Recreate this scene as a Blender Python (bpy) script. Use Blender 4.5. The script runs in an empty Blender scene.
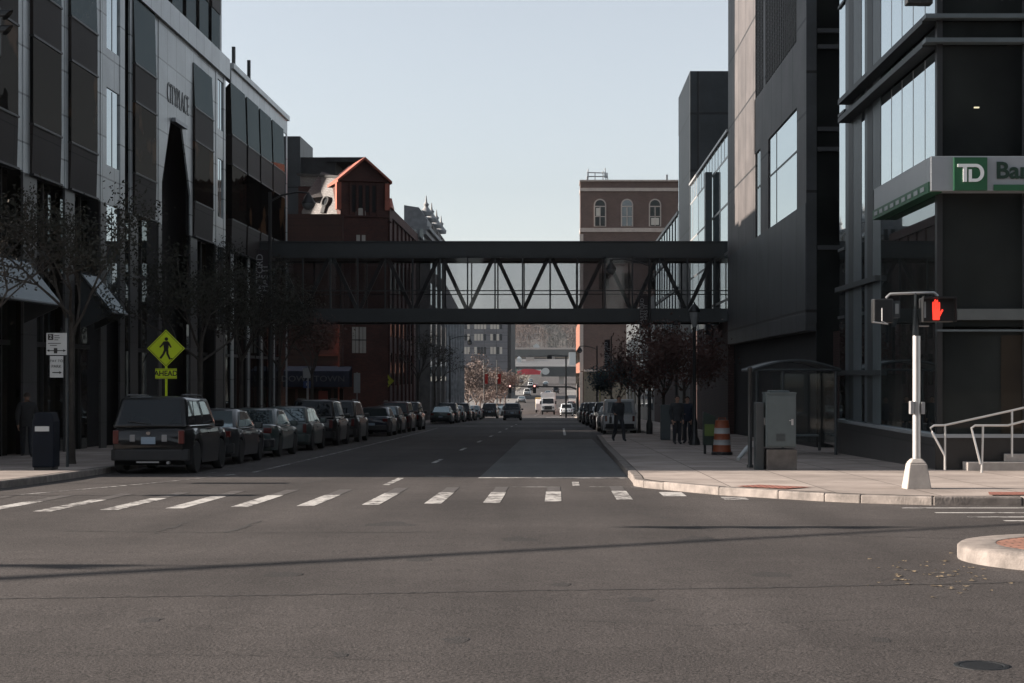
import bpy, bmesh, math, random
from mathutils import Vector, Matrix
random.seed(7)
R = math.radians
C = 1.56            # eye height above the road under the lens
F = 1640.0          # focal length in pixels
sc = bpy.context.scene
col = sc.collection

# ------------------------------------------------------------------ terrain
PROF = [(-400, 0.5), (-40, 0.5), (0, 0.0), (280, -5.12), (330, -5.05), (364, -4.65), (440, -4.0), (519, -3.3), (700, -0.9), (800, 2.0),
        (850, 5.6), (1000, 11.2), (1060, 17.5), (1250, 35.5), (1400, 45.5), (1600, 47.5), (4000, 47.5)]
def gz(y):
    for (a, za), (b, zb) in zip(PROF, PROF[1:]):
        if y <= b:
            return za + (zb - za) * (y - a) / (b - a)
    return PROF[-1][1]
def at(px, py, d):
    return Vector(((px - 558) * d / F, d, C + (375 - py) * d / F))
def X(px, d): return (px - 558) * d / F
def Zp(py, d): return C + (375 - py) * d / F

# ------------------------------------------------------------------ materials
MATS = {}
def nt(name):
    m = bpy.data.materials.new(name); m.use_nodes = True
    t = m.node_tree; t.nodes.clear()
    out = t.nodes.new('ShaderNodeOutputMaterial'); b = t.nodes.new('ShaderNodeBsdfPrincipled')
    t.links.new(b.outputs[0], out.inputs[0])
    MATS[name] = m
    return m, t, b, out
def rgb(c): return (c[0], c[1], c[2], 1)
def noise(t, scale, detail=4, vec=None, rough=.55):
    n = t.nodes.new('ShaderNodeTexNoise'); n.inputs['Scale'].default_value = scale; n.inputs['Detail'].default_value = detail
    n.inputs['Roughness'].default_value = rough
    if vec is not None: t.links.new(vec, n.inputs['Vector'])
    return n
def ramp(t, src, a, b, ca, cb):
    r = t.nodes.new('ShaderNodeValToRGB'); e = r.color_ramp.elements
    e[0].position = a; e[1].position = b; e[0].color = rgb(ca); e[1].color = rgb(cb)
    t.links.new(src, r.inputs[0]); return r
def mixc(t, fac, a, b, mode='MIX'):
    m = t.nodes.new('ShaderNodeMix'); m.data_type = 'RGBA'; m.blend_type = mode
    for sock, v in ((m.inputs[0], fac), (m.inputs[6], a), (m.inputs[7], b)):
        if hasattr(v, 'is_output'): t.links.new(v, sock)
        elif isinstance(v, (int, float)): sock.default_value = v
        else: sock.default_value = rgb(v)
    return m.outputs[2]
def bump(t, b, src, strength, dist):
    n = t.nodes.new('ShaderNodeBump'); n.inputs['Strength'].default_value = strength; n.inputs['Distance'].default_value = dist
    t.links.new(src, n.inputs['Height']); t.links.new(n.outputs[0], b.inputs['Normal'])
def pos(t):
    return t.nodes.new('ShaderNodeNewGeometry').outputs['Position']
def objc(t):
    return t.nodes.new('ShaderNodeTexCoord').outputs['Object']

def plain(name, c, rough=.6, metal=0, var=.15, scale=3.0, spec=.5, bmp=0, coat=0, world=False):
    m, t, b, o = nt(name)
    v = pos(t) if world else objc(t)
    n = noise(t, scale, 5, v)
    lo = [x * (1 - var) for x in c]; hi = [min(1, x * (1 + var)) for x in c]
    r = ramp(t, n.outputs[0], .3, .7, lo, hi)
    t.links.new(r.outputs[0], b.inputs['Base Color'])
    b.inputs['Roughness'].default_value = rough; b.inputs['Metallic'].default_value = metal
    b.inputs['Specular IOR Level'].default_value = spec
    if coat:
        b.inputs['Coat Weight'].default_value = coat; b.inputs['Coat Roughness'].default_value = .04
    if bmp: bump(t, b, noise(t, scale * 8, 3, v).outputs[0], bmp, .01)
    return m

def panels(name, c, w, h, axis='yz', mortar=.012, mcol=None, rough=.5, var=.12, spec=.5, offset=0.0, bmp=.4, stain=.2, zoff=0.0):
    """cladding, brick or paving: seams in the surface pattern"""
    m, t, b, o = nt(name)
    p = pos(t)
    s = t.nodes.new('ShaderNodeSeparateXYZ'); t.links.new(p, s.inputs[0])
    cb = t.nodes.new('ShaderNodeCombineXYZ')
    idx = {'x': 0, 'y': 1, 'z': 2}
    t.links.new(s.outputs[idx[axis[0]]], cb.inputs[0]); t.links.new(s.outputs[idx[axis[1]]], cb.inputs[1])
    mp = t.nodes.new('ShaderNodeMapping'); mp.inputs['Location'].default_value = (0, zoff, 0)
    t.links.new(cb.outputs[0], mp.inputs[0])
    br = t.nodes.new('ShaderNodeTexBrick'); br.offset = offset
    t.links.new(mp.outputs[0], br.inputs['Vector'])
    br.inputs['Scale'].default_value = 1; br.inputs['Brick Width'].default_value = w; br.inputs['Row Height'].default_value = h
    br.inputs['Mortar Size'].default_value = mortar; br.inputs['Mortar Smooth'].default_value = .1
    br.inputs['Color1'].default_value = rgb([x * (1 - var) for x in c]); br.inputs['Color2'].default_value = rgb([x * (1 + var) for x in c])
    br.inputs['Mortar'].default_value = rgb(mcol or [x * .35 for x in c])
    n = noise(t, .7, 6, p); n2 = noise(t, 9, 3, p)
    r = ramp(t, n.outputs[0], .3, .72, (1 - stain,) * 3, (1 + stain * .4,) * 3)
    r2 = ramp(t, n2.outputs[0], .3, .7, (.92,) * 3, (1.05,) * 3)
    k = mixc(t, 1.0, br.outputs[0], r.outputs[0], 'MULTIPLY'); k = mixc(t, 1.0, k, r2.outputs[0], 'MULTIPLY')
    t.links.new(k, b.inputs['Base Color'])
    b.inputs['Roughness'].default_value = rough; b.inputs['Specular IOR Level'].default_value = spec
    if bmp:
        inv = t.nodes.new('ShaderNodeMath'); inv.operation = 'SUBTRACT'; inv.inputs[0].default_value = 1
        t.links.new(br.outputs[1], inv.inputs[1]); bump(t, b, inv.outputs[0], bmp, .02)
    return m

def glassy(name, base, lo, hi, tint=(.85, .92, .95), rough=.015, a=.35, bb=.85, wob=.0, inside=None, nscale=.35, nlo=.35, nhi=.65):
    """window glass: dark inside, reflecting more at grazing angles"""
    m, t, b, o = nt(name)
    v = pos(t)
    n = noise(t, nscale, 3, v)
    r = ramp(t, n.outputs[0], nlo, nhi, [x * .7 for x in base], inside or [x * 1.3 for x in base])
    t.links.new(r.outputs[0], b.inputs['Base Color']); b.inputs['Roughness'].default_value = .5; b.inputs['Specular IOR Level'].default_value = 0
    g = t.nodes.new('ShaderNodeBsdfGlossy'); g.inputs['Roughness'].default_value = rough; g.inputs[0].default_value = rgb(tint)
    lw = t.nodes.new('ShaderNodeLayerWeight'); lw.inputs[0].default_value = .5
    mr = t.nodes.new('ShaderNodeMapRange')
    for i, val in zip((1, 2, 3, 4), (a, bb, lo, hi)): mr.inputs[i].default_value = val
    t.links.new(lw.outputs['Facing'], mr.inputs[0])
    mx = t.nodes.new('ShaderNodeMixShader'); t.links.new(mr.outputs[0], mx.inputs[0]); t.links.new(b.outputs[0], mx.inputs[1]); t.links.new(g.outputs[0], mx.inputs[2])
    t.links.new(mx.outputs[0], o.inputs[0])
    if wob:
        bp = t.nodes.new('ShaderNodeBump'); bp.inputs['Strength'].default_value = wob; bp.inputs['Distance'].default_value = .05
        t.links.new(noise(t, .5, 2, v).outputs[0], bp.inputs['Height']); t.links.new(bp.outputs[0], g.inputs['Normal'])
    return m

def clear(name, tint, refl):
    m, t, b, o = nt(name)
    tr = t.nodes.new('ShaderNodeBsdfTransparent'); tr.inputs[0].default_value = rgb(tint)
    g = t.nodes.new('ShaderNodeBsdfGlossy'); g.inputs['Roughness'].default_value = .02
    lw = t.nodes.new('ShaderNodeLayerWeight'); lw.inputs[0].default_value = .5
    mr = t.nodes.new('ShaderNodeMapRange')
    for i, val in zip((1, 2, 3, 4), (.2, .95, refl, .7)): mr.inputs[i].default_value = val
    t.links.new(lw.outputs['Facing'], mr.inputs[0])
    mx = t.nodes.new('ShaderNodeMixShader'); t.links.new(mr.outputs[0], mx.inputs[0]); t.links.new(tr.outputs[0], mx.inputs[1]); t.links.new(g.outputs[0], mx.inputs[2])
    t.links.new(mx.outputs[0], o.inputs[0])
    return m

def emit(name, c, s):
    m, t, b, o = nt(name)
    b.inputs['Base Color'].default_value = rgb([x * .2 for x in c]); b.inputs['Emission Color'].default_value = rgb(c); b.inputs['Emission Strength'].default_value = s
    return m

def asphalt(name, c, patch=.26, speck=.85):
    m, t, b, o = nt(name)
    p = pos(t)
    fine = noise(t, 55, 3, p, .7); mid = noise(t, 3.0, 5, p); big = noise(t, .22, 5, p)
    mp = t.nodes.new('ShaderNodeMapping'); mp.inputs['Scale'].default_value = (1.6, .12, 1); t.links.new(p, mp.inputs[0])
    streak = noise(t, .5, 4, mp.outputs[0])
    a = ramp(t, fine.outputs[0], .32, .68, [x * (1 - speck) for x in c], [x * (1 + speck) for x in c])
    k = mixc(t, 1, a.outputs[0], ramp(t, big.outputs[0], .3, .7, (1 - patch,) * 3, (1 + patch,) * 3).outputs[0], 'MULTIPLY')
    k = mixc(t, 1, k, ramp(t, mid.outputs[0], .3, .7, (.9,) * 3, (1.08,) * 3).outputs[0], 'MULTIPLY')
    k = mixc(t, 1, k, ramp(t, streak.outputs[0], .35, .7, (.78,) * 3, (1.08,) * 3).outputs[0], 'MULTIPLY')
    vo = t.nodes.new('ShaderNodeTexVoronoi'); vo.inputs['Scale'].default_value = 28; t.links.new(p, vo.inputs['Vector'])
    k = mixc(t, ramp(t, vo.outputs['Distance'], .03, .11, (.7,) * 3, (0, 0, 0)).outputs[0], k, [x * 2.6 for x in c])
    t.links.new(k, b.inputs['Base Color'])
    b.inputs['Roughness'].default_value = .88; b.inputs['Specular IOR Level'].default_value = .25
    bump(t, b, fine.outputs[0], .6, .012)
    return m

def worn_paint(name, c, road, wear=.5):
    m, t, b, o = nt(name)
    p = pos(t)
    n = noise(t, 7, 7, p, .7); n2 = noise(t, 1.1, 4, p)
    ad = t.nodes.new('ShaderNodeMath'); ad.operation = 'ADD'; t.links.new(n.outputs[0], ad.inputs[0])
    mu = t.nodes.new('ShaderNodeMath'); mu.operation = 'MULTIPLY'; mu.inputs[1].default_value = .6; t.links.new(n2.outputs[0], mu.inputs[0]); t.links.new(mu.outputs[0], ad.inputs[1])
    f = ramp(t, ad.outputs[0], wear, wear + .14, (0, 0, 0), (1, 1, 1))
    k = mixc(t, f.outputs[0], road, c)
    k = mixc(t, 1, k, ramp(t, noise(t, 60, 2, p).outputs[0], .3, .7, (.85,) * 3, (1.1,) * 3).outputs[0], 'MULTIPLY')
    t.links.new(k, b.inputs['Base Color']); b.inputs['Roughness'].default_value = .75
    return m

ROADC = (.066, .058, .055)
M = {}
M['road'] = asphalt('asphalt', ROADC)
M['patch'] = asphalt('newer_asphalt_patch', (.050, .046, .045), .15, .7)

M['concrete_lane'] = asphalt('worn_concrete_lane', (.135, .135, .132), .14, .3)
M['paint'] = worn_paint('worn_white_paint', (.50, .48, .455), ROADC, .70)
M['thin_paint'] = worn_paint('faded_white_paint', (.45, .44, .42), ROADC, .80)
M['fade_paint'] = worn_paint('nearly_gone_paint', (.28, .27, .26), ROADC, .92)
M['crack'] = plain('tar_crack', (.022, .02, .02), .9, var=.3, scale=8)
M['walk'] = panels('sidewalk_concrete', (.39, .335, .30), 1.5, 1.5, 'xy', .012, rough=.85, var=.09, spec=.12, bmp=.3, stain=.38)
M['kerb'] = plain('granite_kerb', (.175, .152, .137), .85, var=.4, scale=4, bmp=1.0, world=True)
M['brickpad'] = panels('red_tactile_paver', (.36, .125, .085), .1, .1, 'xy', .015, rough=.85, var=.12, bmp=.5)
M['redpave'] = panels('red_island_brick', (.36, .17, .115), .22, .11, 'xy', .012, rough=.85, var=.15, offset=.5)
M['ground'] = plain('bare_earth', (.12, .105, .08), .95, var=.4, scale=.05, world=True)
M['stone'] = panels('pale_grey_granite', (.43, .465, .475), 1.5, 1.35, 'yz', .03, rough=.32, var=.12, spec=.7, stain=.25)
M['stone_dark'] = panels('dark_and_shade_granite', (.045, .045, .047), 1.5, 1.35, 'yz', .022, rough=.35, var=.15, spec=.6)  # own tone of towers and plinth; painted shade on the office base storey
M['spandrel'] = panels('brown_spandrel_panel', (.034, .028, .026), 9, 1.4, 'yz', .02, rough=.6, var=.06, spec=.15)
M['bayglass'] = glassy('blue_grey_bay_glass', (.018, .018, .019), .025, .115, tint=(.66, .76, .78), wob=.10, inside=(.03, .028, .025))
M['bayglass_low'] = glassy('amber_reflection_bay_glass', (.006, .006, .006), .015, .045, tint=(.85, .78, .72), wob=.3, inside=(.070, .038, .021), nscale=.33, nlo=.55, nhi=.60)  # amber patches in the base colour stand in for reflections
M['shopglass'] = glassy('shop_window_glass', (.012, .013, .013), .04, .35, tint=(.7, .78, .8), wob=.05, inside=(.03, .024, .018))
M['paleglass'] = glassy('pale_office_glass', (.05, .055, .06), .10, .75, wob=.05)
M['mirror'] = glassy('sky_reflecting_curtain_glass', (.06, .07, .075), .03, .78, tint=(.88, .95, .97), a=.35, bb=.8, wob=.03)
M['frontglass'] = glassy('dark_lobby_glass', (.010, .012, .012), .025, .5, a=.2, bb=.9, inside=(.022, .025, .024))
m, t, b, o = nt('frosted_canopy_glass')
tl = t.nodes.new('ShaderNodeBsdfTranslucent'); tl.inputs[0].default_value = rgb((.62, .70, .72)); tp = t.nodes.new('ShaderNodeBsdfTransparent'); tp.inputs[0].default_value = rgb((.8, .86, .86))
mx = t.nodes.new('ShaderNodeMixShader'); mx.inputs[0].default_value = .25; t.links.new(tl.outputs[0], mx.inputs[1]); t.links.new(tp.outputs[0], mx.inputs[2]); t.links.new(mx.outputs[0], o.inputs[0])
M['canopyglass'] = m
M['awningglass'] = glassy('awning_glass', (.03, .035, .037), .05, .17)
M['dullglass'] = glassy('dull_old_glass', (.010, .010, .011), .02, .12)
M['black'] = plain('black_metal', (.012, .013, .014), .45, var=.2)
M['void'] = plain('dark_interior', (.010, .010, .011), .9, var=.3)
M['steel'] = plain('blue_grey_steel', (.085, .105, .115), .45, var=.12, spec=.5)
M['darksteel'] = plain('dark_steel', (.030, .036, .039), .5, var=.2)
M['bridge'] = plain('charcoal_bridge_cladding', (.030, .037, .040), .4, var=.15, scale=1.2, world=True)
M['truss'] = plain('bridge_truss_paint', (.030, .034, .036), .5, var=.1)
M['skyglass'] = clear('clear_bridge_glass', (.82, .825, .835), .03)
M['shelterglass'] = clear('shelter_glass', (.75, .8, .8), .06)
M['charpanel'] = panels('charcoal_cladding', (.105, .094, .092), 2.9, 3.15, 'yz', .05, mcol=(.012, .012, .012), rough=.55, var=.12, zoff=-.9, stain=.35)
M['charplain'] = panels('smooth_charcoal_panel', (.062, .068, .073), 3.8, 4.0, 'yz', .05, mcol=(.01, .01, .01), rough=.5, var=.12, zoff=.3, stain=.35)
M['tower'] = panels('slate_grey_tower_panel', (.055, .064, .070), 4.4, 3.6, 'xz', .07, rough=.5, var=.14, stain=.3)
M['louvre'] = plain('metal_louvre', (.13, .125, .12), .4, metal=.6, var=.15)
M['signgrey'] = plain('brushed_sign_grey', (.30, .32, .34), .4, metal=.3, var=.04)
M['green'] = plain('bank_green', (.012, .085, .035), .45, var=.06)
M['greendark'] = plain('dark_green_letters', (.008, .030, .018), .4, var=.05)
M['white'] = plain('white_enamel', (.72, .74, .74), .45, var=.03)
M['redbrick'] = panels('red_brick', (.085, .027, .020), .22, .075, 'xz', .012, (.06, .04, .035), rough=.85, var=.22, offset=.5, bmp=.3, stain=.35)
M['redbrick_y'] = panels('red_brick_street_side', (.075, .026, .020), .22, .075, 'yz', .012, (.06, .04, .035), rough=.85, var=.22, offset=.5, bmp=.3, stain=.35)
M['terracotta'] = plain('terracotta_trim', (.32, .095, .062), .7, var=.18, scale=2)
M['slate'] = panels('grey_slate_roof', (.15, .14, .138), .2, .11, 'xz', .008, rough=.7, var=.16, offset=.5, stain=.2)
M['roofdark'] = plain('dark_roofing', (.035, .036, .037), .85, var=.25)
M['brownbrick'] = panels('brown_brick', (.100, .060, .050), .4, .13, 'xz', .02, (.11, .085, .075), rough=.85, var=.14, offset=.5, bmp=.2)
M['orangebrick'] = panels('orange_brick', (.27, .10, .06), .4, .13, 'yz', .02, rough=.85, var=.14, offset=.5, bmp=.2)
M['limestone'] = plain('limestone_trim', (.36, .31, .28), .8, var=.12, scale=2)
M['greybrick'] = panels('grey_office_panel', (.13, .135, .15), 3, 1.6, 'xz', .04, rough=.8, var=.06)
M['rowstone'] = plain('weathered_row_stone', (.085, .08, .075), .85, var=.3, scale=1.5)
M['rowlight'] = plain('pale_cornice_stone', (.26, .265, .27), .8, var=.25, scale=2)
M['blind'] = plain('pale_window_blind', (.42, .40, .36), .8, var=.08)
M['navy'] = plain('navy_canvas', (.006, .009, .018), .9, var=.25, spec=.05)
M['yellow'] = plain('fluorescent_yellow_green', (.70, .86, .02), .5, var=.04)
M['yellow_old'] = plain('dull_yellow_green', (.42, .46, .03), .5, var=.06)
M['galv'] = plain('galvanised_steel', (.42, .42, .42), .42, metal=.65, var=.12, scale=6)
M['alu'] = plain('brushed_aluminium', (.55, .54, .53), .38, metal=.8, var=.08)
M['concrete'] = plain('cast_concrete', (.33, .30, .275), .85, var=.15, scale=5, bmp=.3)
M['cabinet'] = plain('grey_green_cabinet', (.068, .086, .090), .55, var=.1, scale=4)
M['cabbase'] = plain('stained_cabinet_base', (.10, .088, .08), .85, var=.3, scale=5)
M['orange'] = plain('barrel_orange', (.21, .05, .016), .55, var=.1)
M['tyre'] = plain('tyre_rubber', (.014, .014, .014), .85, var=.15)
M['rim'] = plain('alloy_rim', (.35, .36, .37), .35, metal=.8, var=.05)
M['carglass'] = glassy('tinted_car_glass', (.008, .009, .010), .035, .6, a=.3, bb=.9)
M['carglass2'] = glassy('clear_car_glass', (.05, .065, .07), .16, .8, a=.25, bb=.9, tint=(.8, .95, .98))
M['chrome'] = plain('chrome_trim', (.6, .6, .6), .15, metal=1, var=.03)
M['taillight'] = plain('red_lens', (.085, .008, .007), .2, var=.05, coat=1)
M['lens'] = plain('clear_lens', (.22, .22, .22), .15, var=.05, coat=1)
M['plate'] = plain('pale_blue_plate', (.22, .28, .34), .4, var=.06)
M['bumper'] = plain('grey_plastic_bumper', (.016, .016, .017), .6, var=.1)
PAINTS = {}
for n, c in dict(black=(.008, .0085, .009), charcoal=(.025, .027, .029), navy=(.012, .016, .028), green=(.05, .068, .066), silver=(.26, .27, .275), grey=(.10, .105, .11),
                 white=(.66, .67, .67), red=(.20, .015, .012), maroon=(.05, .010, .010), darkgreen=(.010, .018, .015), tan=(.24, .2, .15), lilac=(.13, .13, .155)).items():
    PAINTS[n] = plain('car_paint_' + n, c, .28, var=.05, spec=.10, coat=.75)
M['skin'] = plain('skin', (.35, .20, .14), .6, var=.06)
M['jacket'] = plain('dark_jacket', (.030, .034, .040), .85, var=.25, scale=6)
M['trousers'] = plain('dark_trousers', (.022, .024, .03), .85, var=.25, scale=6)
M['hair'] = plain('brown_hair', (.03, .018, .012), .8, var=.2)
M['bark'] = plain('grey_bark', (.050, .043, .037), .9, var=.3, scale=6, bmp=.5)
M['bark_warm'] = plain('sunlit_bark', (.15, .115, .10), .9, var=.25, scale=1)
M['leaf_olive'] = plain('olive_leaf', (.020, .020, .013), .9, var=.4, scale=.9)
M['leaf_pale'] = plain('turning_leaf', (.030, .025, .018), .9, var=.4, scale=.9)
M['leaf_red'] = plain('rust_red_leaf', (.060, .022, .016), .7, var=.4, scale=.9)
M['leaf_blue'] = plain('dark_blue_green_leaf', (.025, .045, .05), .7, var=.4, scale=.9)
M['wood_far'] = plain('bare_wood_far', (.115, .085, .073), .95, var=.5, scale=.05)
M['wood_grey'] = plain('grey_wood_far', (.075, .075, .07), .95, var=.5, scale=.05)
M['hand'] = emit('red_hand_light', (1.0, .045, .025), .62)
M['bin'] = plain('dark_blue_bin', (.005, .008, .014), .6, var=.2, spec=.12)
M['newsgreen'] = plain('green_news_box', (.012, .026, .018), .5, var=.1)
M['lime'] = plain('lime_panel', (.10, .15, .03), .5, var=.1)
M['banner'] = plain('dark_banner', (.022, .016, .018), .8, var=.1)
M['bannertext'] = plain('pale_banner_text', (.30, .30, .30), .8, var=.05)
M['redgirder'] = plain('red_girder', (.42, .03, .045), .6, var=.15, scale=.3)
M['tealgirder'] = plain('teal_girder', (.06, .13, .11), .6, var=.15, scale=.3)
M['ink'] = plain('sign_black', (.012, .012, .012), .6, var=.05)
M['lampglass'] = plain('frosted_lamp_glass', (.20, .21, .21), .3, var=.1)
M['signwhite'] = plain('grey_white_sign', (.42, .44, .44), .5, var=.05)
M['ivory'] = plain('ivory_letters', (.17, .17, .155), .6, var=.05)
M['bronze'] = plain('bronze_letters', (.028, .028, .03), .4, var=.1)
M['parkblue'] = plain('parking_sign_blue', (.02, .05, .16), .5, var=.05)

# ------------------------------------------------------------------ mesh helper
ORIG = {}
class MB:
    def __init__(s): s.v = []; s.f = []; s.m = []; s.mi = 0
    def add(s, vs, fs):
        o = len(s.v); s.v += [tuple(p) for p in vs]; s.f += [tuple(i + o for i in f) for f in fs]; s.m += [s.mi] * len(fs); return s
    def box(s, x0, x1, y0, y1, z0, z1):
        return s.add([(x0, y0, z0), (x1, y0, z0), (x1, y1, z0), (x0, y1, z0), (x0, y0, z1), (x1, y0, z1), (x1, y1, z1), (x0, y1, z1)],
                     [(0, 3, 2, 1), (4, 5, 6, 7), (0, 1, 5, 4), (1, 2, 6, 5), (2, 3, 7, 6), (3, 0, 4, 7)])
    def hexa(s, b, t):
        return s.add(list(b) + list(t), [(0, 3, 2, 1), (4, 5, 6, 7), (0, 1, 5, 4), (1, 2, 6, 5), (2, 3, 7, 6), (3, 0, 4, 7)])
    def quad(s, *p): return s.add(p, [tuple(range(len(p)))])
    def prism(s, poly, axis, a0, a1):
        """extrude a 2-D outline along an axis"""
        def mk(p, a):
            return {'x': (a, p[0], p[1]), 'y': (p[0], a, p[1]), 'z': (p[0], p[1], a)}[axis]
        n = len(poly)
        vs = [mk(p, a0) for p in poly] + [mk(p, a1) for p in poly]
        fs = [tuple(range(n))[::-1], tuple(range(n, 2 * n))] + [(i, (i + 1) % n, n + (i + 1) % n, n + i) for i in range(n)]
        return s.add(vs, fs)
    def tube(s, pts, r, n=8):
        pts = [Vector(p) for p in pts]
        rs = r if isinstance(r, (list, tuple)) else [r] * len(pts)
        vs = []; fs = []
        up = None
        for i, p in enumerate(pts):
            d = (pts[min(i + 1, len(pts) - 1)] - pts[max(i - 1, 0)]).normalized()
            if up is None: up = Vector((0, 0, 1)) if abs(d.z) < .9 else Vector((1, 0, 0))
            a = d.cross(up)
            if a.length < 1e-4: a = d.cross(Vector((0, 1, 0)))
            a.normalize(); b = d.cross(a).normalized()
            for k in range(n):
                t = 2 * math.pi * k / n
                vs.append(p + (a * math.cos(t) + b * math.sin(t)) * rs[i])
        for i in range(len(pts) - 1):
            for k in range(n):
                fs.append((i * n + k, i * n + (k + 1) % n, (i + 1) * n + (k + 1) % n, (i + 1) * n + k))
        fs.append(tuple(range(n))[::-1]); fs.append(tuple(range((len(pts) - 1) * n, len(pts) * n)))
        return s.add(vs, fs)
    def lathe(s, cx, cy, prof, n=16):
        vs = []; fs = []
        for r, z in prof:
            for k in range(n):
                t = 2 * math.pi * k / n; vs.append((cx + r * math.cos(t), cy + r * math.sin(t), z))
        for i in range(len(prof) - 1):
            for k in range(n): fs.append((i * n + k, i * n + (k + 1) % n, (i + 1) * n + (k + 1) % n, (i + 1) * n + k))
        fs.append(tuple(range(n))[::-1]); fs.append(tuple(range((len(prof) - 1) * n, len(prof) * n)))
        return s.add(vs, fs)
    def disc(s, c, u, v, r, n=16, r2=None):
        c = Vector(c); u = Vector(u); v = Vector(v)
        return s.add([c + u * r * math.cos(2 * math.pi * k / n) + v * (r2 or r) * math.sin(2 * math.pi * k / n) for k in range(n)], [tuple(range(n))])
    def rot(s, ang, c=(0, 0)):
        ca, sa = math.cos(ang), math.sin(ang)
        s.v = [(c[0] + (x - c[0]) * ca - (y - c[1]) * sa, c[1] + (x - c[0]) * sa + (y - c[1]) * ca, z) for x, y, z in s.v]; return s
    def build(s, name, mat, parent=None, smooth=False, bevel=0, seg=2, local=False, label=None):
        me = bpy.data.meshes.new(name)
        o_ = ORIG.get(parent.name, Vector((0, 0, 0))) if parent else Vector((0, 0, 0))
        vs = s.v if (local or not parent) else [(x - o_.x, y - o_.y, z - o_.z) for x, y, z in s.v]
        me.from_pydata(vs, [], s.f)
        mats = mat if isinstance(mat, (list, tuple)) else [mat]
        for m in mats: me.materials.append(m)
        if len(mats) > 1:
            for p, k in zip(me.polygons, s.m): p.material_index = k
        bm = bmesh.new(); bm.from_mesh(me); bmesh.ops.recalc_face_normals(bm, faces=bm.faces); bm.to_mesh(me); bm.free()
        if smooth:
            for p in me.polygons: p.use_smooth = True
        o = bpy.data.objects.new(name, me); col.objects.link(o)
        if parent: o.parent = parent; ORIG[o.name] = o_
        if bevel:
            b = o.modifiers.new('bevel', 'BEVEL'); b.width = bevel; b.segments = seg; b.limit_method = 'ANGLE'; b.angle_limit = R(40)
        if smooth and not bevel:
            es = o.modifiers.new('edge', 'EDGE_SPLIT'); es.split_angle = R(42)
        if label: o['label'] = label
        return o
def B(*a): return MB().box(*a)
def tag(o, label=None, cat=None, group=None, kind=None):
    if label: o['label'] = label
    if cat: o['category'] = cat
    if group: o['group'] = group
    if kind: o['kind'] = kind
    return o
def thing(name, label, cat, loc, group=None, rz=0):
    o = bpy.data.objects.new(name, None); col.objects.link(o)
    o.empty_display_size = .3
    o.location = loc; o.rotation_euler = (0, 0, rz)
    ORIG[o.name] = Vector(loc)
    return tag(o, label, cat, group)
KIDS = {}
def kids(o): return [c for c in bpy.data.objects if c.parent == o]
def copy_tree(o, parent=None):
    c = o.copy(); col.objects.link(c); c.parent = parent
    for ch in kids(o): copy_tree(ch, c)
    return c
def text(s, size, depth=.01, bold=0):
    """lettering as mesh data in the XZ plane, reading along +X, centred; returns verts, faces"""
    cu = bpy.data.curves.new('t', 'FONT'); cu.body = s; cu.size = size; cu.extrude = depth; cu.align_x = 'CENTER'; cu.align_y = 'CENTER'
    cu.offset = bold; cu.resolution_u = 3
    o = bpy.data.objects.new('t', cu); col.objects.link(o)
    dg = bpy.context.evaluated_depsgraph_get(); me = bpy.data.meshes.new_from_object(o.evaluated_get(dg))
    vs = [(v.co.x, -v.co.z, v.co.y) for v in me.vertices]; fs = [tuple(p.vertices) for p in me.polygons]
    bpy.data.objects.remove(o); bpy.data.curves.remove(cu); bpy.data.meshes.remove(me)
    return vs, fs
def lettering(name, s, size, c, mat, parent=None, face='-y', squeeze=1.0, roll=0, depth=.01, bold=0):
    vs, fs = text(s, size, depth, bold)
    out = []
    c = Vector(c)
    for x, y, z in vs:
        x *= squeeze
        if roll: x, z = x * math.cos(roll) - z * math.sin(roll), x * math.sin(roll) + z * math.cos(roll)
        if face == '-y': out.append(c + Vector((x, y, z)))
        elif face == '+x': out.append(c + Vector((-y, x, z)))
    m = MB(); m.add(out, fs)
    return m.build(name, mat, parent)

# ------------------------------------------------------------------ camera, world, sun
cam = bpy.data.cameras.new('camera'); co = bpy.data.objects.new('camera', cam); col.objects.link(co)
co.location = (0, 0, C); co.rotation_euler = (R(90), 0, 0)
cam.sensor_width = 36; cam.lens = F * 36 / 1024
cam.shift_x = (512 - 558) / 1024; cam.shift_y = (375 - 341.5) / 1024
cam.clip_start = .1; cam.clip_end = 9000
sc.camera = co
EL = 17.5
w = bpy.data.worlds.new('World'); sc.world = w; w.use_nodes = True
t = w.node_tree; bg = t.nodes['Background']
sky = t.nodes.new('ShaderNodeTexSky'); sky.sky_type = 'NISHITA'; sky.sun_disc = False
sky.sun_elevation = R(EL); sky.sun_rotation = R(-90); sky.dust_density = 1.0; sky.air_density = 1.1; sky.ozone_density = 1.6
hs = t.nodes.new('ShaderNodeHueSaturation'); hs.inputs['Saturation'].default_value = .30
t.links.new(sky.outputs[0], hs.inputs['Color']); tint = t.nodes.new('ShaderNodeMix'); tint.data_type = 'RGBA'; tint.blend_type = 'MULTIPLY'; tint.inputs[0].default_value = 1; tint.inputs[7].default_value = (.955, .985, 1.03, 1)
t.links.new(hs.outputs[0], tint.inputs[6]); t.links.new(tint.outputs[2], bg.inputs[0]); bg.inputs[1].default_value = .069
sl = bpy.data.lights.new('sun', 'SUN'); sl.energy = 5; sl.angle = R(.5); sl.color = (1, .88, .77)
so = bpy.data.objects.new('sun', sl); col.objects.link(so)
d = Vector((math.cos(R(EL)), 0, -math.sin(R(EL)))); so.rotation_euler = d.to_track_quat('-Z', 'Y').to_euler(); so.location = (-60, 10, 60)
sc.view_settings.view_transform = 'Standard'; sc.view_settings.look = 'None'; sc.view_settings.gamma = 1; sc.view_settings.exposure = 1.5
sc.render.engine = 'CYCLES'
sc.cycles.use_denoising = True
sc.cycles.max_bounces = 8; sc.cycles.transparent_max_bounces = 16

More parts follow.
